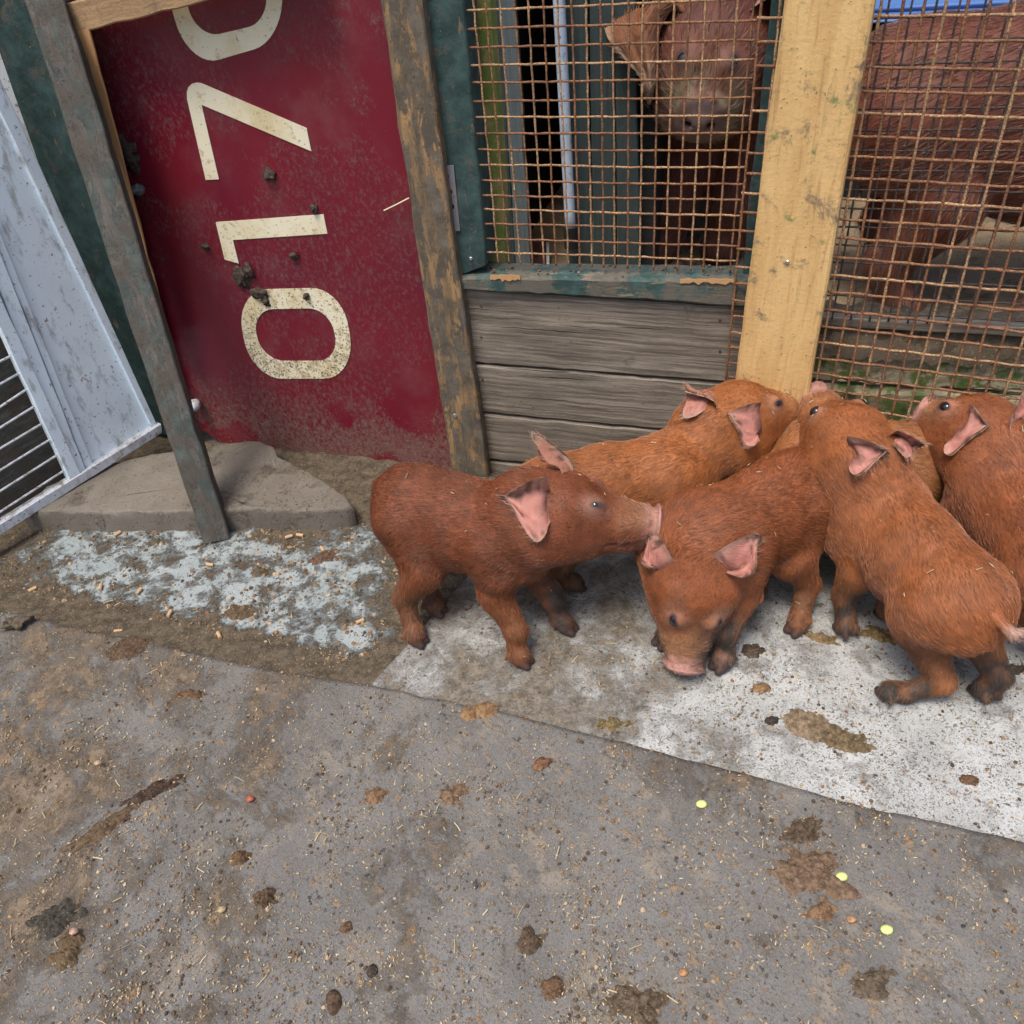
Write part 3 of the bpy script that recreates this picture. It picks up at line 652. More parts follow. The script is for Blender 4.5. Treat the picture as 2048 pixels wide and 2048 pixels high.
# ================================================================== behind the mesh: pen furniture
mp = thing('moss_post', 'yellow green mossy timber post just inside the left mesh', 'post', floc(W.at(990, 500, -.06)))
a, b, c_, d = rq(W, [(915, -140), (970, 560), (1003, 560), (968, -140)], -.05)
b[2] = c_[2] = 0; board('timber', a, b, c_, d, wn * .03, MT['moss_post'], mp, 16, wavy=.002)
S = W.off(-.75)
sh = thing('shed', 'dark open fronted shed with teal and dark green boards behind the left mesh', 'shed', floc(S.at(1000, 500), S.at(1280, 520)))
def sboard(name, pts, off, mat, th=.03, par=None, ground=True):
    a, b, c_, d = rq(S, pts, off)
    if ground: b[2] = c_[2] = 0.0
    return board(name, a, b, c_, d, wn * th, mat, par or sh, 10)
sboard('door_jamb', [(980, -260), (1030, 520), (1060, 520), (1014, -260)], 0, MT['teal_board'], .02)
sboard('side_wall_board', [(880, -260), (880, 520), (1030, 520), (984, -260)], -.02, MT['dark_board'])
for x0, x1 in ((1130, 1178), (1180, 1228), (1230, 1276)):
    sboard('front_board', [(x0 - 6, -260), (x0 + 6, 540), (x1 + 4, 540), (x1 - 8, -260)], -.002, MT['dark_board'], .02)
sp0 = S.p * [1, 1, 0]; uA, uB = upar(S, S.at(960, 300)), upar(S, S.at(1278, 300))
def box(name, c0, du, dd, dz, mat, par):
    p = c0; a, b, c_, d = p, p + du, p + du + dz, p + dz
    return board(name, a, b, c_, d, dd, mat, par, 6)
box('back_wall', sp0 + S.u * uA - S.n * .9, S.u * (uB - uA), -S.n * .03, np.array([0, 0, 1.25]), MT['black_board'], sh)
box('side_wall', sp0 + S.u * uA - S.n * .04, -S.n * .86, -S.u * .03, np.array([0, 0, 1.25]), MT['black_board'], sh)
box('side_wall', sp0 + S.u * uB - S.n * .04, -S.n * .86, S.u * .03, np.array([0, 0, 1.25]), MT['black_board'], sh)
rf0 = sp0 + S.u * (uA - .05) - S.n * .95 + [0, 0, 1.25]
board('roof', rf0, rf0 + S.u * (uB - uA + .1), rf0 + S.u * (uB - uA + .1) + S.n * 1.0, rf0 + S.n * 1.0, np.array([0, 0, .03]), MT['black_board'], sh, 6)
pl_ = thing('metal_pole', 'pale blue grey metal pole standing at the edge of the dark shed opening', 'pole', floc(S.at(1140, 500, .02)))
pa, pb = S.at(1105, -260, .03), S.at(1142, 478, .03); pb2 = pb.copy(); pb2[2] = max(pb[2], .02)
V, F = tube([pa + (pb2 - pa) * t for t in np.linspace(0, 1, 12)], .0125, 12); mesh_obj('tube', V, F, MT['pole_paint'], pl_, smooth=True)
V, F = tube([pb2 + [0, 0, .03], pb2 + [0, 0, -.02]], .017, 12); mesh_obj('socket', V, F, MT['black'], pl_)
rfn = thing('rear_fence', 'dark weathered board fence at the back of the pen', 'fence', (1.2, 3.6, 0))
for i in range(26):
    x = -.4 + i * .18; a = np.array([x, 3.62 - x * .12, .0]); e = np.array([.172, -.02, 0]); h_ = 1.15 + random.uniform(-.03, .03)
    board('fence_board', a, a + [0, 0, h_], a + e + [0, 0, h_], a + e, np.array([0, .02, 0]), MT['stile_grey'] if i % 3 == 0 else MT['dark_board'], rfn, 5)
# maroon tray in the yard
tr_ = thing('maroon_tray', 'small maroon tray with a pale rim on the ground inside the pen', 'tray', floc(P(1060, 510)))
q = [P(985, 545, .05), P(1100, 545, .05), P(1098, 482, .05), P(1008, 480, .05)]
ctr = np.mean(q, 0)
board('floor', *[x - [0, 0, .03] for x in q], np.array([0, 0, -.006]), MT['maroon'], tr_, 4)
for i in range(4):
    a, b = q[i], q[(i + 1) % 4]; inn = nrm(ctr - (a + b) / 2) * .008
    board('rim', a, b, b + inn, a + inn, np.array([0, 0, -.045]), MT['white_bar'] if i % 2 else MT['maroon'], tr_, 4, ch=.001)
tag(lump('stone', P(1190, 540, .02) , (.05, .05, .03), MT['concrete'], None, 4, 2, .3, loc=floc(P(1190, 540))), 'grey stone on the pen ground beside the maroon tray', 'stone')
# low dark pig shelter with a blue roof sheet behind the second sow
ps = thing('pig_shelter', 'low dark boarded shelter with a blue roof sheet behind the rust red sow', 'shelter', tuple(P(1850, 400) * [1, 1, 0]))
K_ = Plane(P(1650, 405) * [1, 1, 0], -16); k0 = K_.p
for i in range(14):
    a = k0 + K_.u * (.115 * i - .02); e = K_.u * .109
    board('front_board', a, a + [0, 0, .47], a + e + [0, 0, .47], a + e, -K_.n * .02, MT['black_board'], ps, 4)
q0 = k0 - K_.u * .08 + K_.n * .08 + [0, 0, .475]; q1 = q0 + K_.u * 1.8; bk = -K_.n * .9 + np.array([0, 0, .12])
board('roof_sheet', q0, q1, q1 + bk, q0 + bk, np.array([0, 0, -.006]), MT['blue'], ps, 8)
for j in range(3):
    p0 = q0 + bk * (.06 + .35 * j) + [0, 0, .008]; V, F = tube([p0 + K_.u * x for x in np.linspace(0, 1.8, 6)], .006, 6); mesh_obj('roof_rib', V, F, MT['blue'], ps, smooth=True)
for x in (-.03, 1.62):
    a = k0 + K_.u * x; board('side_board', a, a + [0, 0, .46], a - K_.n * .8 + [0, 0, .56], a - K_.n * .8, K_.u * .02, MT['black_board'], ps, 4)

# ================================================================== PIGS
def rc_eval(Pp, a, b, r1, r2):
    ba = b - a; l2 = ba.dot(ba); h = np.clip(((Pp - a) @ ba) / max(l2, 1e-9), 0, 1)
    return np.linalg.norm(Pp - a - h[..., None] * ba, axis=-1) - (r1 + (r2 - r1) * h)
class Field:
    def __init__(s, lo, hi, vx):
        s.lo = np.array(lo); s.vx = vx; s.n = np.ceil((np.array(hi) - s.lo) / vx).astype(int) + 1
        s.D = np.full(s.n, .06, np.float32)
    def sub(s, pmin, pmax):
        i0 = np.clip(np.floor((pmin - s.lo) / s.vx).astype(int), 0, s.n - 1); i1 = np.clip(np.ceil((pmax - s.lo) / s.vx).astype(int) + 1, 1, s.n)
        if np.any(i1 <= i0): return None
        g = [np.arange(i0[k], i1[k]) * s.vx + s.lo[k] for k in range(3)]
        X = np.stack(np.meshgrid(*g, indexing='ij'), -1); return tuple(slice(i0[k], i1[k]) for k in range(3)), X
    def add(s, a, b, r1, r2, k, lat=None, lf=1.0, cut=False):
        a = np.asarray(a, float); b = np.asarray(b, float); pad = max(r1, r2) * max(1, 1 / lf) + k + .012
        q = s.sub(np.minimum(a, b) - pad, np.maximum(a, b) + pad)
        if q is None: return
        sl, X = q
        if lat is not None:
            c = (a + b) / 2; X = X + lat * (((X - c) @ lat) * (lf - 1))[..., None]
        d = rc_eval(X, a, b, r1, r2); o = s.D[sl]
        if cut:
            d = -d; h = np.maximum(k - np.abs(o - d), 0) / k; s.D[sl] = np.maximum(o, d) + h * h * k / 4
        else:
            h = np.maximum(k - np.abs(o - d), 0) / k; s.D[sl] = np.minimum(o, d) - h * h * k / 4
    def sample(s, p):
        q = (np.asarray(p) - s.lo) / s.vx; i = np.clip(q.astype(int), 0, s.n - 2); f = q - i; v = 0
        for dx in (0, 1):
            for dy in (0, 1):
                for dz in (0, 1):
                    v += s.D[i[0] + dx, i[1] + dy, i[2] + dz] * (f[0] if dx else 1 - f[0]) * (f[1] if dy else 1 - f[1]) * (f[2] if dz else 1 - f[2])
        return v
    def surface(s, smooth=2):
        D = s.D; I = D < 0; c = np.zeros(np.array(D.shape) - 1, int)
        for dx in (0, 1):
            for dy in (0, 1):
                for dz in (0, 1): c += I[dx:D.shape[0] - 1 + dx, dy:D.shape[1] - 1 + dy, dz:D.shape[2] - 1 + dz]
        act = (c > 0) & (c < 8); idx = np.full(act.shape, -1); cells = np.argwhere(act); idx[act] = np.arange(len(cells))
        acc = np.zeros((len(cells), 3)); cnt = np.zeros(len(cells)); cs = [(x, y, z) for x in (0, 1) for y in (0, 1) for z in (0, 1)]
        val = {q: D[cells[:, 0] + q[0], cells[:, 1] + q[1], cells[:, 2] + q[2]] for q in cs}
        for q in cs:
            for ax in range(3):
                if q[ax] == 0:
                    r = list(q); r[ax] = 1; r = tuple(r); a, b = val[q], val[r]; m_ = (a < 0) != (b < 0); t = np.where(m_, a / np.where(m_, a - b, 1), 0)
                    p = np.tile(np.array(q, float), (len(cells), 1)); p[:, ax] += t; acc += p * m_[:, None]; cnt += m_
        V = (cells + acc / cnt[:, None]) * s.vx + s.lo; F = []
        for ax in range(3):
            sl0 = [slice(None)] * 3; sl1 = [slice(None)] * 3; sl0[ax] = slice(0, -1); sl1[ax] = slice(1, None)
            a, b = I[tuple(sl0)], I[tuple(sl1)]; e = np.argwhere(a != b); u, v = (ax + 1) % 3, (ax + 2) % 3
            e = e[(e[:, u] > 0) & (e[:, v] > 0) & (e[:, u] < D.shape[u] - 1) & (e[:, v] < D.shape[v] - 1)]
            flip = a[e[:, 0], e[:, 1], e[:, 2]]; q = []
            for du, dv in ((-1, -1), (0, -1), (0, 0), (-1, 0)):
                w_ = e.copy(); w_[:, u] += du; w_[:, v] += dv; q.append(idx[w_[:, 0], w_[:, 1], w_[:, 2]])
            q = np.stack(q, 1); q[~flip] = q[~flip][:, ::-1]; F.append(q)
        F = np.vstack(F); F = F[(F >= 0).all(1)]
        for _ in range(smooth):
            A = np.zeros_like(V); n = np.zeros(len(V))
            for k in range(4):
                np.add.at(A, F[:, k], V[F[:, (k + 1) % 4]]); np.add.at(n, F[:, k], 1); np.add.at(A, F[:, (k + 1) % 4], V[F[:, k]]); np.add.at(n, F[:, (k + 1) % 4], 1)
            V = V * .5 + A / n[:, None] * .5
        return V, F
def face_normals(V, F):
    n = np.cross(V[F[:, 2]] - V[F[:, 0]], V[F[:, 3]] - V[F[:, 1]]); l = np.linalg.norm(n, axis=1); return n / np.maximum(l, 1e-12)[:, None], l / 2
def vnoise(V, s, seed): return np.array([mnoise.fractal(Vector((p[0] * s + seed, p[1] * s, p[2] * s)), 1, 2, 3) for p in V])

def pig(label, hip, sho, head, snout, feet, col, sc=1.0, vx=.0030, hairs=56000, hl=.0078, hr=.000145, group='piglets crowding at the gate', up=None, ears=None, tail=None,
        mud=(0, 0, 0, 0), roll=0, earlen=1.0, pinkness=1.0, name='piglet', cat='piglet', belly=1.0, lite=None, muddy_snout=0, fat=.95, mouth=0.0, hock=None, earw=1.0, mudcol=(.05, .036, .028), hsz=1.2, eyed=(.78, .50, .20), earcol=None, legf=1.0, tailc=.8, eyer=.0074, lowamt=.30, muz=(.46, .27, .15)):
    hip, sho, head, snout = [np.array(x, float) for x in (hip, sho, head, snout)]
    F_ = nrm((sho - hip) * [1, 1, 0]); Lf = np.cross([0, 0, 1.0], F_); Z = np.array([0, 0, 1.0]); ax = nrm(sho - hip)
    hf = nrm(snout - head); hu = np.array(up, float) if up is not None else Z + (.0 * F_); hu = nrm(hu - hf * hu.dot(hf)); hs = np.cross(hu, hf)
    if roll: r_ = math.radians(roll); hu, hs = hu * math.cos(r_) + hs * math.sin(r_), hs * math.cos(r_) - hu * math.sin(r_)
    hl_ = np.linalg.norm(snout - head)
    allp = np.array([hip, sho, head, snout] + [f for f in feet]); m_ = .16 * sc
    fld = Field(allp.min(0) - m_, allp.max(0) + m_, vx); fld_lo_z = fld.lo[2]
    K = .026 * sc; a = fld.add; f = fat; s0 = sc; s2 = sc * hsz
    bel = (hip + sho) / 2 - Z * .010 * sc * belly
    a(hip - ax * .010 * sc, bel, .062 * sc * f, .070 * sc * f * belly, K, Lf, 1.18); a(bel, sho, .072 * sc * f * belly, .066 * sc * f, K, Lf, 1.16)
    a(hip - F_ * .020 * sc - Z * .010 * sc, hip + F_ * .0 * sc - Z * .01 * sc, .050 * sc, .060 * sc, K, Lf, 1.05)
    cb = sho + F_ * .026 * sc - Z * .020 * sc; a(sho, cb, .058 * sc * f, .044 * sc, K)
    nb = head - hf * .03 * s2 - hu * .012 * s2; a(sho + F_ * .012 * sc + Z * .002 * sc, nb, .054 * sc * f, .040 * s2, K); a(cb, head - hu * .022 * s2 - hf * .02 * s2, .036 * sc, .032 * s2, K)
    for s_ in (-1, 1):
        a(sho + Lf * s_ * .034 * sc + Z * .006 * sc, sho + Lf * s_ * .038 * sc - Z * .034 * sc + F_ * .010 * sc, .034 * sc, .032 * sc, .012 * sc)
        a(hip + Lf * s_ * .032 * sc - Z * .004 * sc - F_ * .006 * sc, hip + Lf * s_ * .034 * sc - Z * .040 * sc + F_ * .014 * sc, .036 * sc, .030 * sc, .013 * sc)
    # head
    k2 = .016 * s2
    a(head - hf * .018 * s2 + hu * .004 * s2, head + hf * .016 * s2 + hu * .008 * s2, .049 * s2, .044 * s2, k2)
    for s_ in (-1, 1):
        a(head + hs * s_ * .022 * s2 - hu * .016 * s2, head + hs * s_ * .016 * s2 - hu * .016 * s2 + hf * .045 * s2, .036 * s2, .024 * s2, k2)
        a(head + hs * s_ * .020 * s2 + hu * .020 * s2 + hf * .022 * s2, head + hs * s_ * .017 * s2 + hu * .014 * s2 + hf * .048 * s2, .021 * s2, .016 * s2, .012 * s2)
    mz0 = head + hf * .030 * s2; tip = snout - hf * .008 * s2
    a(mz0, mz0 + (tip - mz0) * .55 - hu * .004 * s2, .0385 * s2, .0285 * s2, k2); a(mz0 + (tip - mz0) * .45 - hu * .004 * s2, tip - hf * .006 * s2, .0285 * s2, .0185 * s2, .008 * s2)
    a(head + hf * .03 * s2 - hu * .020 * s2, snout - hf * .026 * s2 - hu * (.017 + mouth) * s2, .030 * s2, .0145 * s2, .0045 * s2)
    ma, mb_ = snout - hf * .014 * s2 - hu * .0135 * s2, head + hf * .050 * s2 - hu * .017 * s2
    for s_ in (-1, 1): a(ma + hs * s_ * .016 * s2, mb_ + hs * s_ * .034 * s2, .0022 * s2, .0016 * s2, .002 * s2, cut=True)
    # snout disc
    a(tip + hf * .001 * s2 - hu * .004 * s2, tip + hf * .0025 * s2 + hu * .004 * s2, .0225 * s2, .0210 * s2, .0022 * s2, hf, 4.6)
    for wj in range(3): a(tip - hf * (.009 + .0075 * wj) * s2 + hu * (.010 + .001 * wj) * s2 - hs * .012 * s2, tip - hf * (.009 + .0075 * wj) * s2 + hu * (.010 + .001 * wj) * s2 + hs * .012 * s2, .0068 * s2, .0068 * s2, .002 * s2)
    q = tip + hf * .0068 * s2
    for s_ in (-1, 1): a(q + hs * s_ * .0085 * s2, q + hs * s_ * .0085 * s2 - hf * .006 * s2, .0040 * s2, .003 * s2, .002 * s2, cut=True)
    # eyes: find the surface
    eyes = []
    for s_ in (-1, 1):
        o0 = head + hf * .046 * s2 + hu * .012 * s2; dr = nrm(hs * s_ * eyed[0] + hu * eyed[1] + hf * eyed[2]); t = .01 * s2
        while fld.sample(o0 + dr * t) < 0 and t < .09 * s2: t += .001 * s2
        e = o0 + dr * t; eyes.append((e, dr))
    for e, dr in eyes: a(e - dr * .006 * s2, e - dr * .005 * s2, .0098 * s2, .0098 * s2, .006 * s2)
    for e, dr in eyes: a(e + dr * .0095 * s2 - hf * .005 * s2, e + dr * .0095 * s2 + hf * .005 * s2, .0052 * s2, .0048 * s2, .0022 * s2, cut=True)
    # legs
    legs = []
    for i, ft in enumerate(feet):
        s_ = 1 if i % 2 == 0 else -1; ft = np.array(ft, float); bk = F_
        if i < 2:
            top = hip + Lf * s_ * .030 * sc - Z * .014 * sc - F_ * .004 * sc; v = ft - top
            st = top + v * .34 + F_ * .020 * sc; hk = top + v * .64 - F_ * .015 * sc
            if hock is not None and hock[i] is not None: hk = np.array(hock[i]); st = (top + hk) / 2 + F_ * .035 * sc
            pa_ = hk + (ft - hk) * .68 + F_ * 0.0; R = [.048, .031, .0150, .0120, .0130]; pts = [top, st, hk, pa_, ft + Z * .018 * sc]
            a(pts[0], pts[1], R[0] * sc, R[1] * sc, K * .8, Lf, 1.25)
        else:
            top = sho + Lf * s_ * .034 * sc - Z * .020 * sc; v = ft - top
            st = top + v * .34 - F_ * .012 * sc; hk = top + v * .66 + F_ * .006 * sc; pa_ = top + v * .84
            R = [.034, .024, .0152, .0118, .0130]; pts = [top, st, hk, pa_, ft + Z * .018 * sc]
            a(pts[0], pts[1], R[0] * sc, R[1] * sc, K * .8, Lf, 1.2)
        R = [x * (legf if q_ else 1) for q_, x in enumerate(R)]
        for j in range(1, 4): a(pts[j], pts[j + 1], R[j] * sc, R[j + 1] * sc, .010 * sc)
        for t_ in (-1, 1):
            hb = ft + Lf * t_ * .0066 * sc; a(hb + Z * .014 * sc - F_ * .001 * sc, hb + Z * .0062 * sc + F_ * .0125 * sc, .0088 * sc, .0060 * sc, .0012 * sc)
            a(ft - F_ * .012 * sc + Z * .020 * sc + Lf * t_ * .009 * sc, ft - F_ * .017 * sc + Z * .014 * sc + Lf * t_ * .010 * sc, .005 * sc, .0035 * sc, .003 * sc)
        legs.append(pts)
    # tail
    tb = hip - F_ * .078 * sc + Z * .022 * sc
    tl = tail if tail is not None else [(-.02, 0, -.008), (-.034, .008, -.024), (-.030, .02, -.036), (-.018, .018, -.046)]
    prev = tb + F_ * .012 * sc; r0 = .0085
    for j, o_ in enumerate(tl):
        nx_ = tb + (F_ * o_[0] + Lf * o_[1] + Z * o_[2]) * sc; a(prev, nx_, r0 * sc, (r0 - .0016) * sc, .004 * sc); prev = nx_; r0 -= .0016
    zmin = min(ft[2] for ft in feet)
    i = int((zmin - fld.lo[2]) / vx); fld.D[:, :, :max(i, 0)] = .05
    V, F = fld.surface(2)
    fn0, _ = face_normals(V, F); VN = np.zeros_like(V)
    for k in range(4): np.add.at(VN, F[:, k], fn0)
    VN /= np.maximum(np.linalg.norm(VN, axis=1), 1e-9)[:, None]
    tor = np.clip(1 - np.linalg.norm(V - head, axis=1) / (.075 * s2), 0, 1); keep = np.clip((V[:, 2] - zmin) / (.06 * sc), 0, 1) * (1 - np.clip(tor * 3, 0, 1))
    und = vnoise(V, 22 / sc, 31); fold = np.sin(((V - sho) @ nrm(head - sho)) / sc * 330 + und * 4) * np.exp(-(((V - (sho + head) / 2) @ nrm(head - sho)) / (.034 * sc)) ** 2)
    V = V + VN * (keep * (und * .0022 + fold * .0004) * sc)[:, None]
    # ---- pigment
    C = np.tile(np.array(col, float), (len(V), 1)); n1 = vnoise(V, 14 / sc, 1.7); n2 = vnoise(V, 60 / sc, 4.2)
    C *= (1 + .22 * n1 + .22 * n2)[:, None]
    def dist_seg(p0, p1):
        d = p1 - p0; h = np.clip(((V - p0) @ d) / d.dot(d), 0, 1); return np.linalg.norm(V - p0 - h[:, None] * d, axis=1), h
    hx = (V - head) @ hf / (hl_); hy = (V - head) @ hs; hz_ = (V - head) @ hu; near = np.linalg.norm(V - (head + hf * hl_ * .5), axis=1) < hl_ * .95
    def blend(mask, colr): 
        mk = np.clip(mask, 0, 1)[:, None]; C[:] = C * (1 - mk) + np.array(colr) * mk
    lt = np.array(lite if lite is not None else (.36, .165, .06)); pink = np.array((.50, .265, .225))
    blend(sm(vnoise(V, 26 / sc, 55), .18, .42) * .38 * sm(-((V - hip) @ Z), -.02 * sc, .05 * sc), (.11, .065, .04))
    # paler flanks low on the legs and cheeks
    blend(sm(-((V - hip) @ Z), .03 * sc, .13 * sc) * lowamt * (n1 * .5 + .8), lt)
    blend(near * sm(hx, .45, .8) * sm(hz_, -.01 * sc, .015 * sc) * .30, muz); blend(near * sm(hx, .80, .90) * .75 * pinkness, pink * .9)
    blend(near * sm(hx, .93, .965) * .95 * pinkness, pink)
    if muddy_snout: blend(near * sm(hx, .62, .84) * muddy_snout * sm(n2 + .3, 0, .35) * (hx < .95), (.16, .125, .075))
    if sc > 2: blend(near * sm(hx, .93, .96) * .9, (.15, .105, .095))
    wr = np.sin(hx * 95) > .80; blend(near * wr * sm(hx, .76, .82) * (hz_ > 0) * (hx < .95) * .40, (.16, .08, .06))
    for sgn in (-1, 1):
        nd = np.linalg.norm(V - (q + hs * sgn * .0085 * s2 - hf * .004 * s2), axis=1); blend(sm(-nd, -.0065 * s2, -.004 * s2), (.07, .025, .02))
    for e, dr in eyes:
        de = np.sqrt((((V - e) @ hf) / 1.5) ** 2 + (((V - e) @ hu)) ** 2 + (((V - e) @ hs)) ** 2)
        blend(sm(-de, -.021 * s2, -.009 * s2) * (.24 if sc < 2 else .06), (.40, .24, .18)); blend(sm(-de, -.0072 * s2, -.0050 * s2), (.05, .03, .03))
    # mouth line
    ml, mh = dist_seg(snout - hf * .024 * s2 - hu * .012 * s2, head + hf * .035 * s2 - hu * .014 * s2); blend(near * (np.abs(hz_ + .0145 * s2) < .0022 * s2) * (hx > .35) * (hx < .88) * .65, (.10, .045, .03))
    for i, pts in enumerate(legs):
        dft = np.linalg.norm((V - np.array(feet[i])) * [1, 1, .55], axis=1); mk = sm(-dft, -.072 * sc, -.030 * sc) * (mud[i] * (.95 + .8 * n2)); blend(mk, mudcol)
        zz5 = V[:, 2] - feet[i][2]; blend((dft < .05 * sc) * sm(-zz5, -.019 * sc, -.012 * sc) * .9, (.055, .034, .03))
    td, th_ = dist_seg(tb + (F_ * tl[0][0] + Lf * tl[0][1] + Z * tl[0][2]) * sc, tb + (F_ * tl[-1][0] + Lf * tl[-1][1] + Z * tl[-1][2]) * sc); blend(sm(-td, -.022 * sc, -.012 * sc) * (np.linalg.norm(V - tb, axis=1) < .08 * sc) * sm(-((V - tb) @ F_), -.004 * sc, .014 * sc) * tailc, (.40, .27, .22))
    C = np.clip(C, .004, .9)
    root = thing(name, label, cat, ((hip + sho) / 2 * [1, 1, 0]), group)
    # ---- ears: cupped leaves joined into the body mesh
    EV, EF, EC, furE = [], [], [], []
    base_n = len(V); ears = ears or [None, None]
    for ei, s_ in enumerate((1, -1)):
        spec = ears[ei] or {}
        cup = spec.get('cup', .8)
        if 'base' in spec:          # seen in the photograph: sight lines met with the head and with points near it
            rd = nrm(ray(*spec['base'])); t = np.linalg.norm(head - CC) - .12 * s2
            while fld.sample(CC + rd * t) > .0015 and t < np.linalg.norm(head - CC) + .1 * s2: t += .001
            b0 = CC + rd * (t + .006 * s2); D0 = np.linalg.norm(b0 - CC)
            tp_ = CC + nrm(ray(*spec['tip'][:2])) * (D0 + spec['tip'][2]); lp_ = CC + nrm(ray(*spec['lobe'][:2])) * (D0 + spec['lobe'][2])
            e_ = tp_ - b0; ln = np.linalg.norm(e_); e_ = e_ / ln; w_ = lp_ - b0; w_ = w_ - e_ * w_.dot(e_); wd_ = np.linalg.norm(w_) / 1.16; w_ = nrm(w_)
            nn = np.cross(e_, w_)
            if spec.get('back'):
                if nn.dot(CC - b0) > 0: nn = -nn
            elif nn.dot(CC - b0) < 0: nn = -nn
        else:
            ev = spec.get('e', (-.72, .60, .30)); wv = spec.get('w', (-.20, .40, -.90)); ln = spec.get('l', .068) * s2 * earlen; wd_ = spec.get('wd', .036) * s2 * earlen * earw
            e_ = nrm(hf * ev[0] + hs * s_ * ev[1] + hu * ev[2]); w_ = hf * wv[0] + hs * s_ * wv[1] + hu * wv[2]; w_ = nrm(w_ - e_ * w_.dot(e_)); nn = np.cross(e_, w_)
            if nn.dot(hs * s_ + hf * .6) < 0: nn = -nn
            o0 = head - hf * .022 * s2 + hu * .006 * s2; dr = nrm(hs * s_ * .80 + hu * .60); t = .01 * s2
            while fld.sample(o0 + dr * t) < 0 and t < .09 * s2: t += .001 * s2
            b0 = o0 + dr * (t - .004 * s2)
        na, nb_ = 15, 11; layer = []
        for side in (0, 1):
            for ia in range(na):
                t = ia / (na - 1); lo = -(.30 + .12 * math.sin(t * math.pi)) * (1 - t) ** .7; hi_ = (.62 + .72 * math.sin(min(1, t * 1.15 + .04) * math.pi)) * max(0, 1 - t ** 2.3) ** .62
                if t == 1: lo, hi_ = -.02, .02
                for ib in range(nb_):
                    b_ = ib / (nb_ - 1); x = lo + (hi_ - lo) * b_; u_ = b_ * 2 - 1; cp = (u_ * u_ - .35) * cup * wd_ * (1 - t * .45) * (.5 if u_ > 0 else 2.0) + .10 * wd_ * math.sin(t * 5 + ei) * u_
                    p = b0 + e_ * ln * t + w_ * wd_ * x + nn * (cp + (-.0011 * sc if side else 0)) - nn * .25 * wd_ * t * t
                    if x > .9 and t < .5: p = p - e_ * 0
                    EV.append(p)
                    nzv = mnoise.fractal(Vector(p) * (90 / sc), 1, 2, 3); edge = max(abs(u_) ** 5, t ** 4)
                    if side == 0:
                        cc_ = np.array((.43, .185, .145)) * (1 + .35 * nzv + .12 * math.sin(u_ * 14 + t * 6)); kd = max(0, 1 - t * 2.4) * max(0, 1 - abs(u_ + .15) * 1.15); cc_ = cc_ * (1 - kd) + np.array((.05, .02, .014)) * kd
                    else: cc_ = np.array(earcol) * (1 + .3 * nzv) if earcol else np.array(col) * (.75) + np.array((.62, .33, .26)) * .30
                    if edge > .35: cc_ = cc_ * (1 - edge * .6) + np.array((.36, .27, .19)) * edge * .6
                    if nzv > .22 and (edge > .25 or t > .6): cc_ = cc_ * .3
                    EC.append(np.clip(cc_, .01, .9))
        o_ = len(EV) - 2 * na * nb_
        for ia in range(na):
            for ib in range(nb_):
                k0 = o_ + ia * nb_ + ib; p = EV[k0]; want = .0045 * s2 * min(1, ia / 2.5) * (1.0 + .9 * ib / nb_) - .002 * s2 * (ia == 0)
                if ia < 2:
                    dd = fld.sample(p); g_ = np.array([fld.sample(p + np.eye(3)[q_] * vx) - fld.sample(p - np.eye(3)[q_] * vx) for q_ in range(3)]); gn = nrm(g_) if np.linalg.norm(g_) > 1e-6 else nn
                    p = p - gn * (dd + .0035 * s2) * (1.0 if ia == 0 else .35); EV[k0] = p
                    if ia == 0: continue
                for _ in range(8):
                    dd = fld.sample(p)
                    if dd >= want: break
                    g_ = np.array([fld.sample(p + np.eye(3)[q_] * vx) - fld.sample(p - np.eye(3)[q_] * vx) for q_ in range(3)])
                    gn = nrm(g_) if np.linalg.norm(g_) > 1e-6 else nn
                    p = p + nrm(gn + nn * .6) * (want - dd + .0004)
                EV[k0] = p
        for ia in range(na):
            for ib in range(nb_): EV[o_ + na * nb_ + ia * nb_ + ib] = EV[o_ + ia * nb_ + ib] - nn * .0032 * s2
        off0 = base_n + len(EV) - 2 * na * nb_
        g = lambda side, ia, ib: off0 + side * na * nb_ + ia * nb_ + ib
        tst = np.cross(EV[-2 * na * nb_ + nb_] - EV[-2 * na * nb_], EV[-2 * na * nb_ + 1] - EV[-2 * na * nb_]).dot(nn) > 0
        for ia in range(na - 1):
            for ib in range(nb_ - 1):
                f0 = [g(0, ia, ib), g(0, ia + 1, ib), g(0, ia + 1, ib + 1), g(0, ia, ib + 1)]; f1 = [g(1, ia, ib), g(1, ia, ib + 1), g(1, ia + 1, ib + 1), g(1, ia + 1, ib)]
                if not tst: f0, f1 = f0[::-1], f1[::-1]
                EF.append(f0); EF.append(f1); furE.append(len(EF) - 1)
        per = [(0, ib) for ib in range(nb_)] + [(ia, nb_ - 1) for ia in range(1, na)] + [(na - 1, ib) for ib in range(nb_ - 2, -1, -1)] + [(ia, 0) for ia in range(na - 2, 0, -1)]
        for i in range(len(per)):
            p0, p1 = per[i], per[(i + 1) % len(per)]; EF.append([g(0, *p0), g(0, *p1), g(1, *p1), g(1, *p0)] if not tst else [g(0, *p1), g(0, *p0), g(1, *p0), g(1, *p1)])
    AV = np.vstack([V, np.array(EV)]); AF = np.vstack([F, np.array(EF)]); AC = np.vstack([C, np.array(EC)])
    body = mesh_obj('body', AV, AF, MT['skin'], root, smooth=True, cols=AC)
    bse = np.array(root.location)
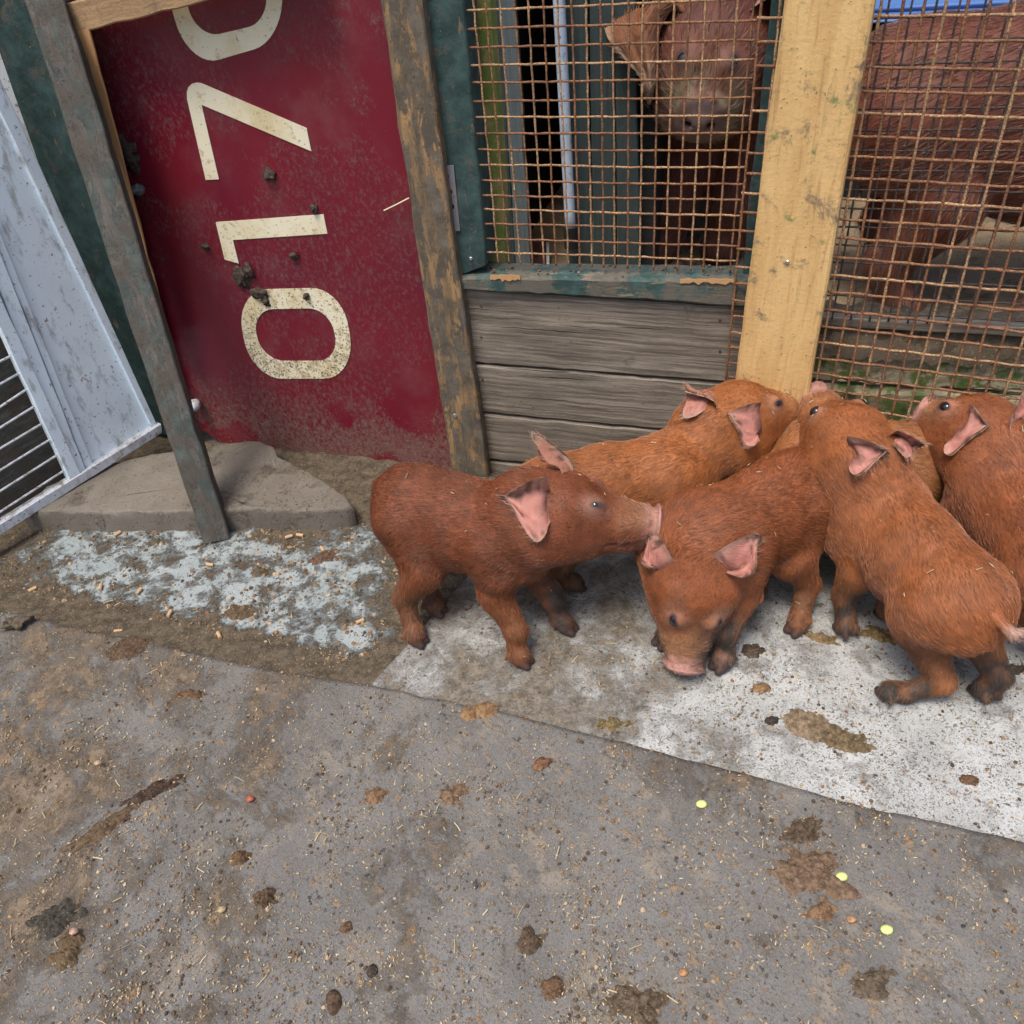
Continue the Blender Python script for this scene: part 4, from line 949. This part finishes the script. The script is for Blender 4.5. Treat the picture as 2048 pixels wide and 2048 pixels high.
    for e, dr in eyes:
        import bmesh
        bm = bmesh.new(); bmesh.ops.create_uvsphere(bm, u_segments=14, v_segments=10, radius=1)
        ev_ = np.array([v.co[:] for v in bm.verts]); ef = [[x.index for x in f_.verts] for f_ in bm.faces]; bm.free()
        mesh_obj('eye', ev_ * eyer * s2 + (e - dr * .0022 * s2), ef, MT['eye'], root, smooth=True)
    if sc < 2:
        fnb, fab = face_normals(V, F); up_ = np.where(fnb[:, 2] > .35)[0]; BV, BF, BC = [], [], []
        for fi in rng.choice(up_, 16):
            c0 = V[F[fi]].mean(0) + fnb[fi] * .0032; d_ = rng.normal(0, 1, 3); d_ = nrm(d_ - fnb[fi] * d_.dot(fnb[fi])); s__ = np.cross(d_, fnb[fi]) * .00055; Lb = rng.uniform(.0012, .0045); b_ = len(BV)
            BV += [c0 - d_ * Lb - s__, c0 - d_ * Lb + s__, c0 + d_ * Lb + s__, c0 + d_ * Lb - s__, c0 + fnb[fi] * .0009]; BF += [[b_, b_ + 1, b_ + 4], [b_ + 1, b_ + 2, b_ + 4], [b_ + 2, b_ + 3, b_ + 4], [b_ + 3, b_, b_ + 4]]; BC += [np.array((.46, .36, .22)) * rng.uniform(.5, 1.1)] * 5
        o_b = mesh_obj('straw_specks', BV, BF, MT['bits'], root, cols=np.array(BC)); o_b['kind'] = 'stuff'
    # ---- coat: short strands that lie back along the body
    if hairs:
        fn, fa = face_normals(AV, AF); nF = len(F); wts = fa.copy(); cenF = AV[AF].mean(1)
        d_sn = (cenF - head) @ hf / hl_
        wts[nF:] *= .22
        for e_i in furE: wts[nF + e_i] = fa[nF + e_i] * .9
        inh = np.linalg.norm(cenF - snout, axis=1) < (.028 if sc < 2 else .024) * sc; wts[inh] *= .05
        for e, dr in eyes: wts[np.linalg.norm(cenF - e, axis=1) < .0105 * s2] = 0
        for ft in feet: wts[(cenF[:, 2] < zmin + .018 * sc)] *= .2
        # skip what faces straight down
        pick = rng.choice(len(AF), hairs, p=wts / wts.sum()); r1, r2 = rng.random(hairs), rng.random(hairs)
        quad = AV[AF[pick]]; p = quad[:, 0] * ((1 - r1) * (1 - r2))[:, None] + quad[:, 1] * (r1 * (1 - r2))[:, None] + quad[:, 2] * (r1 * r2)[:, None] + quad[:, 3] * ((1 - r1) * r2)[:, None]
        n = fn[pick]; hd = sm(np.linalg.norm(p - head, axis=1), .085 * sc, .055 * sc) if False else np.clip((.10 * sc - np.linalg.norm(p - (head + hf * .03 * sc), axis=1)) / (.04 * sc), 0, 1)
        flow = -hf[None] * hd[:, None] + (-ax * .9 - Z * .35)[None] * (1 - hd)[:, None]
        for pts in legs:
            dl, _ = np.full(len(p), 9.0), 0
            for j in range(1, 4):
                d = pts[j + 1] - pts[j]; h = np.clip(((p - pts[j]) @ d) / d.dot(d), 0, 1); dl = np.minimum(dl, np.linalg.norm(p - pts[j] - h[:, None] * d, axis=1))
            lw = np.clip((.05 * sc - dl) / (.02 * sc), 0, 1)[:, None]; flow = flow * (1 - lw) + nrm(pts[4] - pts[1]) * lw
        nzf = np.stack([vnoise(p * 1.0, 6 / sc, 3), vnoise(p, 9 / sc, 8), vnoise(p, 9 / sc, 13)], 1) if hairs < 60000 else 0
        flow = flow + nzf * .28 + rng.normal(0, .09, (hairs, 3)); flow -= n * (flow * n).sum(1)[:, None]; flow /= np.linalg.norm(flow, axis=1)[:, None]
        wild = rng.random(hairs) < .07; L = hl * (0.55 + .75 * rng.random(hairs)) * np.where(wild, 1.5, 1.0) * np.where(hd > .5, .50 if sc < 2 else 1.15, 1.0); tipd = nrm(np.array([0, 0, -1.0]))
        lift = (.09 + .13 * rng.random(hairs))[:, None]
        pts4 = np.stack([p - n * .0006, p + (flow * .33 + n * lift * .55) * L[:, None], p + (flow * .68 + n * lift * .85) * L[:, None], p + (flow * 1.0 + n * lift * .95) * L[:, None] + tipd * (L * .08)[:, None]], 1)
        pts4 = pts4 - bse
        hc = bpy.data.hair_curves.new('fur'); hc.add_curves([4] * hairs)
        hc.attributes['position'].data.foreach_set('vector', pts4.reshape(-1).astype(np.float32))
        ra = hc.attributes.get('radius') or hc.attributes.new('radius', 'FLOAT', 'POINT')
        rr = np.tile(np.array([1, .9, .65, .15]), (hairs, 1)) * hr * np.where(wild, 1.6, 1.0)[:, None]; ra.data.foreach_set('value', rr.ravel().astype(np.float32))
        cA = hc.attributes.new('haircol', 'FLOAT_COLOR', 'CURVE'); hcC = AC[AF[pick]].mean(1)
        v_ = rng.normal(1.15, .24, hairs); dk = rng.random(hairs) < (.12 + .14 * (vnoise(p, 6 / sc, 20) > .1)); v_[dk] *= .38; lg = rng.random(hairs) < .06; v_[lg] *= 1.5
        cc_ = np.ones((hairs, 4), np.float32); cc_[:, :3] = np.clip(hcC * v_[:, None] * [1.0, 1.0, .95], .008, .85); cA.data.foreach_set('color', cc_.ravel())
        hc.materials.append(MT['fur']); ho = bpy.data.objects.new('fur', hc); COL.objects.link(ho); ho.parent = root
    return root

ZF = .0135
def ft(x, y): return P(x, y, ZF)
RED = (.165, .048, .018); ORG = (.285, .098, .029); MID = (.225, .070, .025); LGT = (.28, .112, .042)
# A  front left, facing right
pig('reddish brown piglet at the front left standing side on, mouthing the next ear', P(840, 1012, .195), P(1005, 1062, .190), P(1092, 1030, .222), P(1326, 1050, .207),
    [ft(872, 1226), ft(834, 1286), ft(1132, 1262), ft(1043, 1328)], RED, mud=(.35, .35, .9, .2), tail=[(.0, .01, -.012), (.002, .014, -.03), (.004, .012, -.045)],
    ears=[{'base': (1138, 944), 'tip': (1072, 869, .01), 'lobe': (1114, 966, .01), 'back': 1}, {'base': (1098, 992), 'tip': (1016, 994, -.005), 'lobe': (1066, 1080, -.012)}], pinkness=.75, up=(0, .25, 1))
# B  orange, behind
pig('bright orange piglet behind the front left one, nosing the foot of the pine upright', P(1110, 990, .185), P(1325, 955, .185), P(1450, 855, .225), P(1612, 792, .238),
    [P(1120, 1140, ZF), ft(1150, 1180), P(1390, 1090, ZF), P(1400, 1160, ZF)], ORG, mud=(.8, .8, .3, .3), lite=(.40, .20, .07),
    ears=[{'base': (1432, 800), 'tip': (1370, 776, -.01), 'lobe': (1412, 838, .015)}, {'base': (1520, 838), 'tip': (1446, 838, -.015), 'lobe': (1502, 893, -.02)}])
# C  centre, facing the camera
pig('russet piglet in the middle facing the camera with its nose to the floor', P(1582, 985, .185), P(1455, 1065, .180), P(1390, 1124, .155), P(1366, 1340, .026),
    [ft(1592, 1262), ft(1505, 1200), ft(1442, 1335), ft(1328, 1288)], MID, mud=(.3, .6, .95, .8), up=(0, -.7, .7), hsz=1.32, eyed=(.62, .70, .15),
    ears=[{'base': (1442, 1132), 'tip': (1514, 1070, .0), 'lobe': (1482, 1166, -.01)}, {'base': (1334, 1138), 'tip': (1322, 1078, .015), 'lobe': (1288, 1140, .0)}])
# D  right, back to the camera
pig('tan orange piglet at the right with its rump and tail towards the camera', P(1905, 1185, .175), P(1760, 1025, .185), P(1706, 915, .235), P(1620, 788, .250),
    [ft(1775, 1398), ft(1962, 1395), ft(1688, 1268), ft(1770, 1240)], (.27, .090, .030), mud=(.9, .9, .8, .5), tail=[(-.012, -.004, -.004), (-.020, -.020, .0), (-.022, -.042, .008), (-.018, -.062, .016)],
    hock=[P(1885, 1362, .050), P(1998, 1352, .055)], fat=.93,
    ears=[{'base': (1705, 902), 'tip': (1766, 897, -.02), 'lobe': (1722, 950, -.02)}, {'base': (1782, 870), 'tip': (1850, 888, .0), 'lobe': (1812, 922, .0)}])
# E  behind C and D
pig('pale orange piglet squeezed behind the others with only its back showing', P(1800, 925, .175), P(1630, 925, .175), P(1560, 985, .120), P(1530, 1040, .04),
    [P(1800, 1060, ZF), P(1780, 1130, ZF), P(1610, 1060, ZF), P(1590, 1130, ZF)], LGT, hairs=40000, lite=(.36, .18, .08))
# F  right edge
pig('reddish piglet cut off by the right edge with its snout pointing left at the mesh', P(2110, 1120, .180), P(2010, 985, .190), P(1980, 892, .230), P(1838, 816, .238),
    [P(2100, 1330, ZF), P(2190, 1300, ZF), P(1985, 1190, ZF), P(2090, 1160, ZF)], (.235, .075, .027), mud=(.5, .5, .5, .5), up=(.2, 0, 1),
    ears=[{'base': (2030, 852), 'tip': (2052, 780, .0), 'lobe': (2075, 850, .0)}, {'base': (1935, 835), 'tip': (1972, 850, -.02), 'lobe': (1898, 906, -.012), 'cup': .4}])
# sows
sg = 'sows inside the pen'
pig('dark red sow facing out through the left mesh, muddy snout, big drooping ears', (.85, 2.66, .46), (.64, 2.17, .47), (.515, 1.95, .535), tuple(P(1398, 250, .43)), [(.90, 2.78, .0), (.65, 2.82, .0), tuple(P(1440, 525, 0)), tuple(P(1310, 530, 0))], (.105, .030, .016), sc=2.35, vx=.008, hairs=42000, hl=.022, hr=.00032,  # dark red-brown coat, its pigment deepened to stand in for the pen's shade
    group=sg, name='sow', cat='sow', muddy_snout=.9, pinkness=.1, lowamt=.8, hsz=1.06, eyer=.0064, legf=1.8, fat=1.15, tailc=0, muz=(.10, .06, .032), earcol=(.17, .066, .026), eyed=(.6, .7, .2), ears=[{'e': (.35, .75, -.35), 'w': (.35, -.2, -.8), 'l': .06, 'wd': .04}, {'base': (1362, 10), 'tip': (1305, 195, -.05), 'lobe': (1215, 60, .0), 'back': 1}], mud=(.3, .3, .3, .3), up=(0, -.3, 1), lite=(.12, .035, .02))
pig('rust red sow standing side on behind the right mesh', (.90, 1.76, .43), (1.38, 1.61, .44), (1.78, 1.5, .45), (2.1, 1.42, .35), [(.98, 1.90, .0), tuple(P(1800, 655, 0)), (1.45, 1.72, 0), tuple(P(2010, 690, 0))], (.125, .036, .018), sc=2.35, vx=.009, hairs=42000, hl=.024, hr=.00034,
    group=sg, name='sow', cat='sow', belly=1.1, fat=1.05, lowamt=.9, tailc=.15, legf=1.25, lite=(.10, .034, .022), mud=(.3, .3, .3, .3))

# ================================================================== muck, pips, pellets
def clump(label, x, y, rx, ry, rz, col, seed, ang=0.0, rough=.5, cat='dung'):
    p0 = P(x, y, .02); z = surf_z(p0[0], p0[1]); p = P(x, y, z); a = math.radians(ang); ux = np.array([math.cos(a), math.sin(a), 0]); uy = np.array([-math.sin(a), math.cos(a), 0])
    nr, na = 16, 72; V = [np.array([p[0], p[1], z + rz])]; F = []
    for i in range(1, nr + 1):
        t = i / nr
        for k in range(na):
            th = 2 * math.pi * k / na; c_, s_ = math.cos(th), math.sin(th)
            ro = 1.06 + rough * .8 * mnoise.fractal(Vector((c_ * 1.1, s_ * 1.1, seed * 3.7)), .9, 2.2, 5) + rough * .12 * mnoise.noise(Vector((c_ * 9, s_ * 9, seed)))
            q = ux * c_ * rx * t * ro + uy * s_ * ry * t * ro
            n_ = mnoise.fractal(Vector((q[0] * 110, q[1] * 110, seed * 1.9)), .8, 2.1, 4); n3 = mnoise.noise(Vector((q[0] * 420, q[1] * 420, seed))); h = rz * (1.15 * (1 - t ** 2.2) ** .8 + (.45 + .75 * rough) * n_ + .35 * rough * n3 - .12 - .30 * rough * t)
            V.append(np.array([p[0], p[1], z]) + q + [0, 0, max(h, -.0012)])
    for k in range(na): F.append([0, 1 + k, 1 + (k + 1) % na])
    for i in range(nr - 1):
        for k in range(na): F.append([1 + i * na + k, 1 + (i + 1) * na + k, 1 + (i + 1) * na + (k + 1) % na, 1 + i * na + (k + 1) % na])
    o = mesh_obj('dung', V, F, MT['muck'], smooth=True, loc=(p[0], p[1], z)); o.color = tuple(col) + (1,); tag(o, label, cat, 'dung on the floor'); return o
BR1, BR2, TAN, DK = (.17, .10, .055), (.12, .075, .045), (.30, .18, .09), (.06, .045, .035)
CL = [('smooth tan dung pat on the mat edge, right one of a touching pair', 970, 1419, .017, .013, .004, TAN, 0, .12),
 ('smooth tan dung pat on the mat edge, left one of a touching pair', 938, 1427, .012, .012, .003, TAN, 20, .15),
 ('ragged brown dung piece alone on the mat, left of the board corner', 385, 1387, .022, .009, .005, BR1, -8, .7),
 ('flat round dark brown dung patch on the mat near its back left edge', 252, 1297, .030, .022, .0022, BR2, 15, .3),
 ('large wet tan dung smear on the white board below the rightmost hooves', 1612, 1448, .034, .022, .003, (.27, .20, .13), -25, .3),
 ('strawy brown dung heap touching the large wet smear on the white board', 1690, 1480, .036, .017, .005, (.20, .145, .08), -20, .8),
 ('small dark dung ball on the white board left of the large smear', 1543, 1441, .009, .008, .006, DK, 0, .4),
 ('tan dung lump on the white board below the nose-down piglet', 1523, 1378, .013, .009, .004, TAN, -10, .4),
 ('trampled brown dung mass on the mat right of the middle', 1628, 1745, .034, .026, .007, (.22, .145, .095), -30, .8),
 ('dark crumbly dung piece just above the trampled mass', 1608, 1668, .026, .012, .006, (.13, .09, .06), 20, .9),
 ('small brown dung piece just below the trampled mass', 1640, 1822, .018, .009, .004, (.26, .155, .085), 10, .6),
 ('long dark dung streak on the left part of the mat', 305, 1583, .036, .011, .005, (.075, .045, .032), 28, .8),
 ('crumbly brown dung streak running down left across the mat', 215, 1650, .040, .010, .004, (.15, .10, .06), 35, .9),
 ('brown dung lump on the mat left of middle, with a tan crumb', 482, 1716, .013, .009, .006, BR1, 0, .5),
 ('dark brown knobbly dung lump near the lower middle left', 527, 1797, .014, .010, .007, BR2, 0, .6),
 ('smooth dark oval dropping near the bottom edge', 667, 2000, .008, .014, .005, BR2, 10, .2),
 ('black flaky muck patch near the lower left corner', 108, 1843, .028, .018, .005, (.07, .062, .052), 10, .9),
 ('brown dung mound below the black flaky patch', 140, 1905, .020, .018, .006, (.17, .115, .065), 0, .8),
 ('small round brown dropping right of the lower middle', 692, 1855, .007, .007, .005, BR1, 0, .3),
 ('dark brown dung knob at the bottom left of the mat', 745, 1942, .006, .007, .004, DK, 0, .3),
 ('brown dung cluster on the mat at the bottom middle', 1275, 2010, .028, .020, .005, (.15, .11, .075), 0, .9),
 ('small brown dung blob left of the bottom cluster', 1105, 1976, .012, .010, .005, BR1, 0, .5),
 ('dark dung piece at the lower left of the mat centre', 1058, 1882, .013, .011, .006, (.13, .09, .06), 30, .7),
 ('rusty brown flat dropping on the mat below the board edge', 1083, 1527, .012, .008, .003, (.22, .11, .06), 20, .4),
 ('brown scattered dung patch on the mat centre', 755, 1590, .022, .012, .003, (.23, .14, .08), 0, 1.0),
 ('brown dung patch right of the scattered patch', 905, 1590, .016, .014, .003, (.22, .14, .085), 0, 1.0),
 ('strawy yellow brown tuft on the white board near the front piglet', 1225, 1450, .020, .012, .005, (.23, .17, .08), 0, .9),
 ('dark mud ball at the right edge behind the last hooves', 2033, 1338, .011, .009, .006, DK, 0, .4),
 ('trodden yellow dung by the hooves between the middle and right piglets', 1760, 1270, .030, .012, .005, (.24, .16, .07), -25, .8),
 ('trodden tan dung at the hind hoof of the middle piglet', 1640, 1275, .024, .010, .005, (.24, .165, .08), -25, .8),
 ('dark wet dung spot on the white board beside the nose-down piglet', 1510, 1300, .015, .012, .003, (.10, .07, .05), 0, .6),
 ('flat dark dung round on the pale floor right of the concrete slab', 520, 1143, .015, .012, .003, (.11, .09, .06), 0, .3),
 ('brown dung heap with a pellet on the pale blue floor', 475, 1225, .024, .015, .004, (.15, .10, .06), 0, .8),
 ('red brown dung patch on the pale floor near the slab corner', 645, 1115, .026, .016, .003, (.14, .085, .055), 0, .7),
 ('dark dung dropping on the right part of the white board', 1940, 1560, .011, .008, .004, (.16, .09, .05), -20, .5),
 ('brown strawy tuft on the mat in front of the trampled mass', 1745, 1965, .020, .013, .004, (.15, .115, .08), 0, .8)]
for i, (l, x, y, rx, ry, rz, c0_, ang, rg_) in enumerate(CL): clump(l, x, y, rx, ry, rz, c0_, i + 2, ang, rg_)
for i, (l, x, y) in enumerate([('pale green pip on the mat, the leftmost and topmost one', 1403, 1609), ('yellow green pip beside the trampled dung', 1683, 1754), ('yellow green pip lowest on the mat, nearest the bottom right corner', 1773, 1860)]):
    p = P(x, y, .022); o = lump('pip', (p[0], p[1], p[2] + .001), (.0068, .0052, .0035), MT['pip'], None, i, 2, .05, loc=(p[0], p[1], .019)); tag(o, l, 'pip', 'green pips on the mat')
PLL = ['just below the kicked out stile foot, left of it', 'on the pale floor left of centre, standing up at a slant', 'in the brown dirt strip, lower middle', 'on the pale floor just in front of the stile foot', 'right of the stile foot beside the slab front', 'on the pale floor right of the stile', 'farthest left on the floor', 'in the dirt strip close to the mat edge on the left', 'at the foot of the slab left of the stile', 'in the dirt strip close to the mat edge, right one', 'on the pale floor near the corner of the white board', 'close against the slab front, right part']
PL = [(201, 1174), (278, 1182), (339, 1227), (420, 1129), (578, 1073), (645, 1098), (65, 1178), (237, 1262), (235, 1067), (438, 1270), (720, 1242), (600, 1070)]
for i, (x, y) in enumerate(PL):
    p = P(x, y, .02); z = surf_z(p[0], p[1]); p = P(x, y, z + .003); an = random.uniform(0, 3.14); d = np.array([math.cos(an), math.sin(an), .05])
    V, F = tube([p - d * .0065, p, p + d * .0065], .0029, 9); o = mesh_obj('wood_pellet', V, F, MT['pellet'], loc=(p[0], p[1], z)); tag(o, 'tan wood pellet ' + PLL[i], 'pellet', 'wood pellets on the floor')
for (x, y, l, c_) in [(147, 1862, 'pinkish pebble beside the black muck patch', (.55, .36, .27)), (500, 1597, 'small salmon red pebble on the middle of the mat', (.5, .14, .08)), (1704, 1838, 'peach coloured pebble below the trampled dung', (.5, .28, .14)), (443, 1818, 'cream pebble on the lower left of the mat', (.5, .38, .22)), (1367, 1944, 'orange tan pebble at the lower middle of the mat', (.5, .27, .14)), (195, 1525, 'pale tan pebble on the upper left of the mat', (.5, .38, .24))]:
    p = P(x, y, .022); o = lump('pebble', (p[0], p[1], .021), (.0052, .0042, .0034), MT['muck'], None, x, 2, .2, loc=(p[0], p[1], .019), col=c_); tag(o, l, 'pebble')
tag(lump('mud_clod', P(30, 1245, .02), (.02, .012, .006), MT['muck'], None, 77, 3, .8, loc=floc(P(30, 1245)), col=(.13, .1, .07)), 'brown clod on the mat corner at the left edge', 'clod')

# loose bits
def scatter(name, n, fn, dens):
    V, F, C = [], [], []; k = 0; tries = 0
    while k < n and tries < n * 20:
        tries += 1; px, py = random.uniform(-60, 2110), random.uniform(850, 2100); p = P(px, py, .01)
        if wall_d(p[0], p[1]) < .01 or p[1] > 1.5: continue
        y = mat_y(p[0]); zone = 'mat' if p[1] < y else ('board' if on_board(p[0], p[1]) else 'floor')
        cl = .5 + .9 * mnoise.fractal(Vector((p[0] * 11, p[1] * 11, 4)), 1, 2, 3)
        if random.random() > dens[zone] * max(.08, cl): continue
        v, f, c = fn(np.array([p[0], p[1], surf_z(p[0], p[1])])); b = len(V); V += list(v); F += [[b + i for i in q] for q in f]; C += [c] * len(v); k += 1
    return V, F, C
OCT = np.array([(1, 0, 0), (-.5, .87, 0), (-.5, -.87, 0), (0, 0, .9), (.5, .87, 0), (.5, -.87, 0), (-1, 0, 0)], float)
PALB = [(.13, .085, .05), (.09, .062, .042), (.20, .13, .075), (.28, .20, .12), (.08, .062, .05), (.23, .13, .065), (.36, .27, .17), (.17, .12, .08)]
def crumb(p):
    r = (1.5 if p[2] < .002 else 1.0) * (.0006 + .0024 * random.random() ** 3.2); k = 6; a0 = random.uniform(0, 6.28); an = [a0 + i * 1.047 for i in range(k)]
    v = [p + [r * math.cos(a) * random.uniform(.6, 1.3), r * math.sin(a) * random.uniform(.6, 1.3), -.0005] for a in an] + [p + [r * .6 * math.cos(a) * random.uniform(.5, 1.2), r * .6 * math.sin(a) * random.uniform(.5, 1.2), r * random.uniform(.35, .75)] for a in an]
    f = [[i, (i + 1) % k, k + (i + 1) % k, k + i] for i in range(k)] + [[k + i for i in range(k)]]
    c = np.array(random.choice(PALB)) * random.uniform(.7, 1.3); return v, f, c
def sliver(p):
    L = random.uniform(.0012, .0040) if random.random() < .975 else random.uniform(.006, .017); a = random.uniform(0, 3.14); w_ = random.uniform(.0003, .0007); d = np.array([math.cos(a), math.sin(a), random.uniform(-.05, .12)]); s = np.array([-math.sin(a), math.cos(a), 0]) * w_; z = [0, 0, .0009]
    m_ = p + s * random.uniform(-4, 4) * L * 20; v = [p - d * L / 2 - s + z, p - d * L / 2 + s + z, m_ + s + [0, 0, .0016], m_ - s + [0, 0, .0016], p + d * L / 2 + s + z, p + d * L / 2 - s + z]
    c = np.array(random.choice([(.45, .35, .20), (.36, .27, .15), (.52, .43, .27), (.28, .19, .10)])) * random.uniform(.7, 1.15); return v, [[0, 1, 2, 3], [3, 2, 4, 5]], c
V, F, C = scatter('loose_dirt', 11000, crumb, {'mat': .40, 'board': .33, 'floor': 1.0}); o = mesh_obj('loose_dirt', V, F, MT['bits'], cols=np.array(C)); tag(o, 'dry crumbs of dirt scattered over the floor', None, None, 'stuff')
V, F, C = scatter('chopped_straw', 6500, sliver, {'mat': .6, 'board': .22, 'floor': 1.0}); o = mesh_obj('chopped_straw', V, F, MT['bits'], cols=np.array(C)); tag(o, 'bits of chopped straw scattered over the floor', None, None, 'stuff')
# straw and grit inside the pen
V, F, C = [], [], []
for i in range(2600):
    u = random.uniform(-.4, 1.4); dd = random.uniform(.05, 1.2); p = W.p * [1, 1, 0] + W.u * u - W.n * dd + [0, 0, .008]
    v, f, c = sliver(p); v = [p + (x - p) * 2.2 for x in v]; b = len(V); V += v; F += [[b + j for j in q] for q in f]; C += [c] * len(v)
o = mesh_obj('pen_straw', V, F, MT['bits'], cols=np.array(C)); tag(o, 'straw litter on the ground inside the pen', None, None, 'stuff')
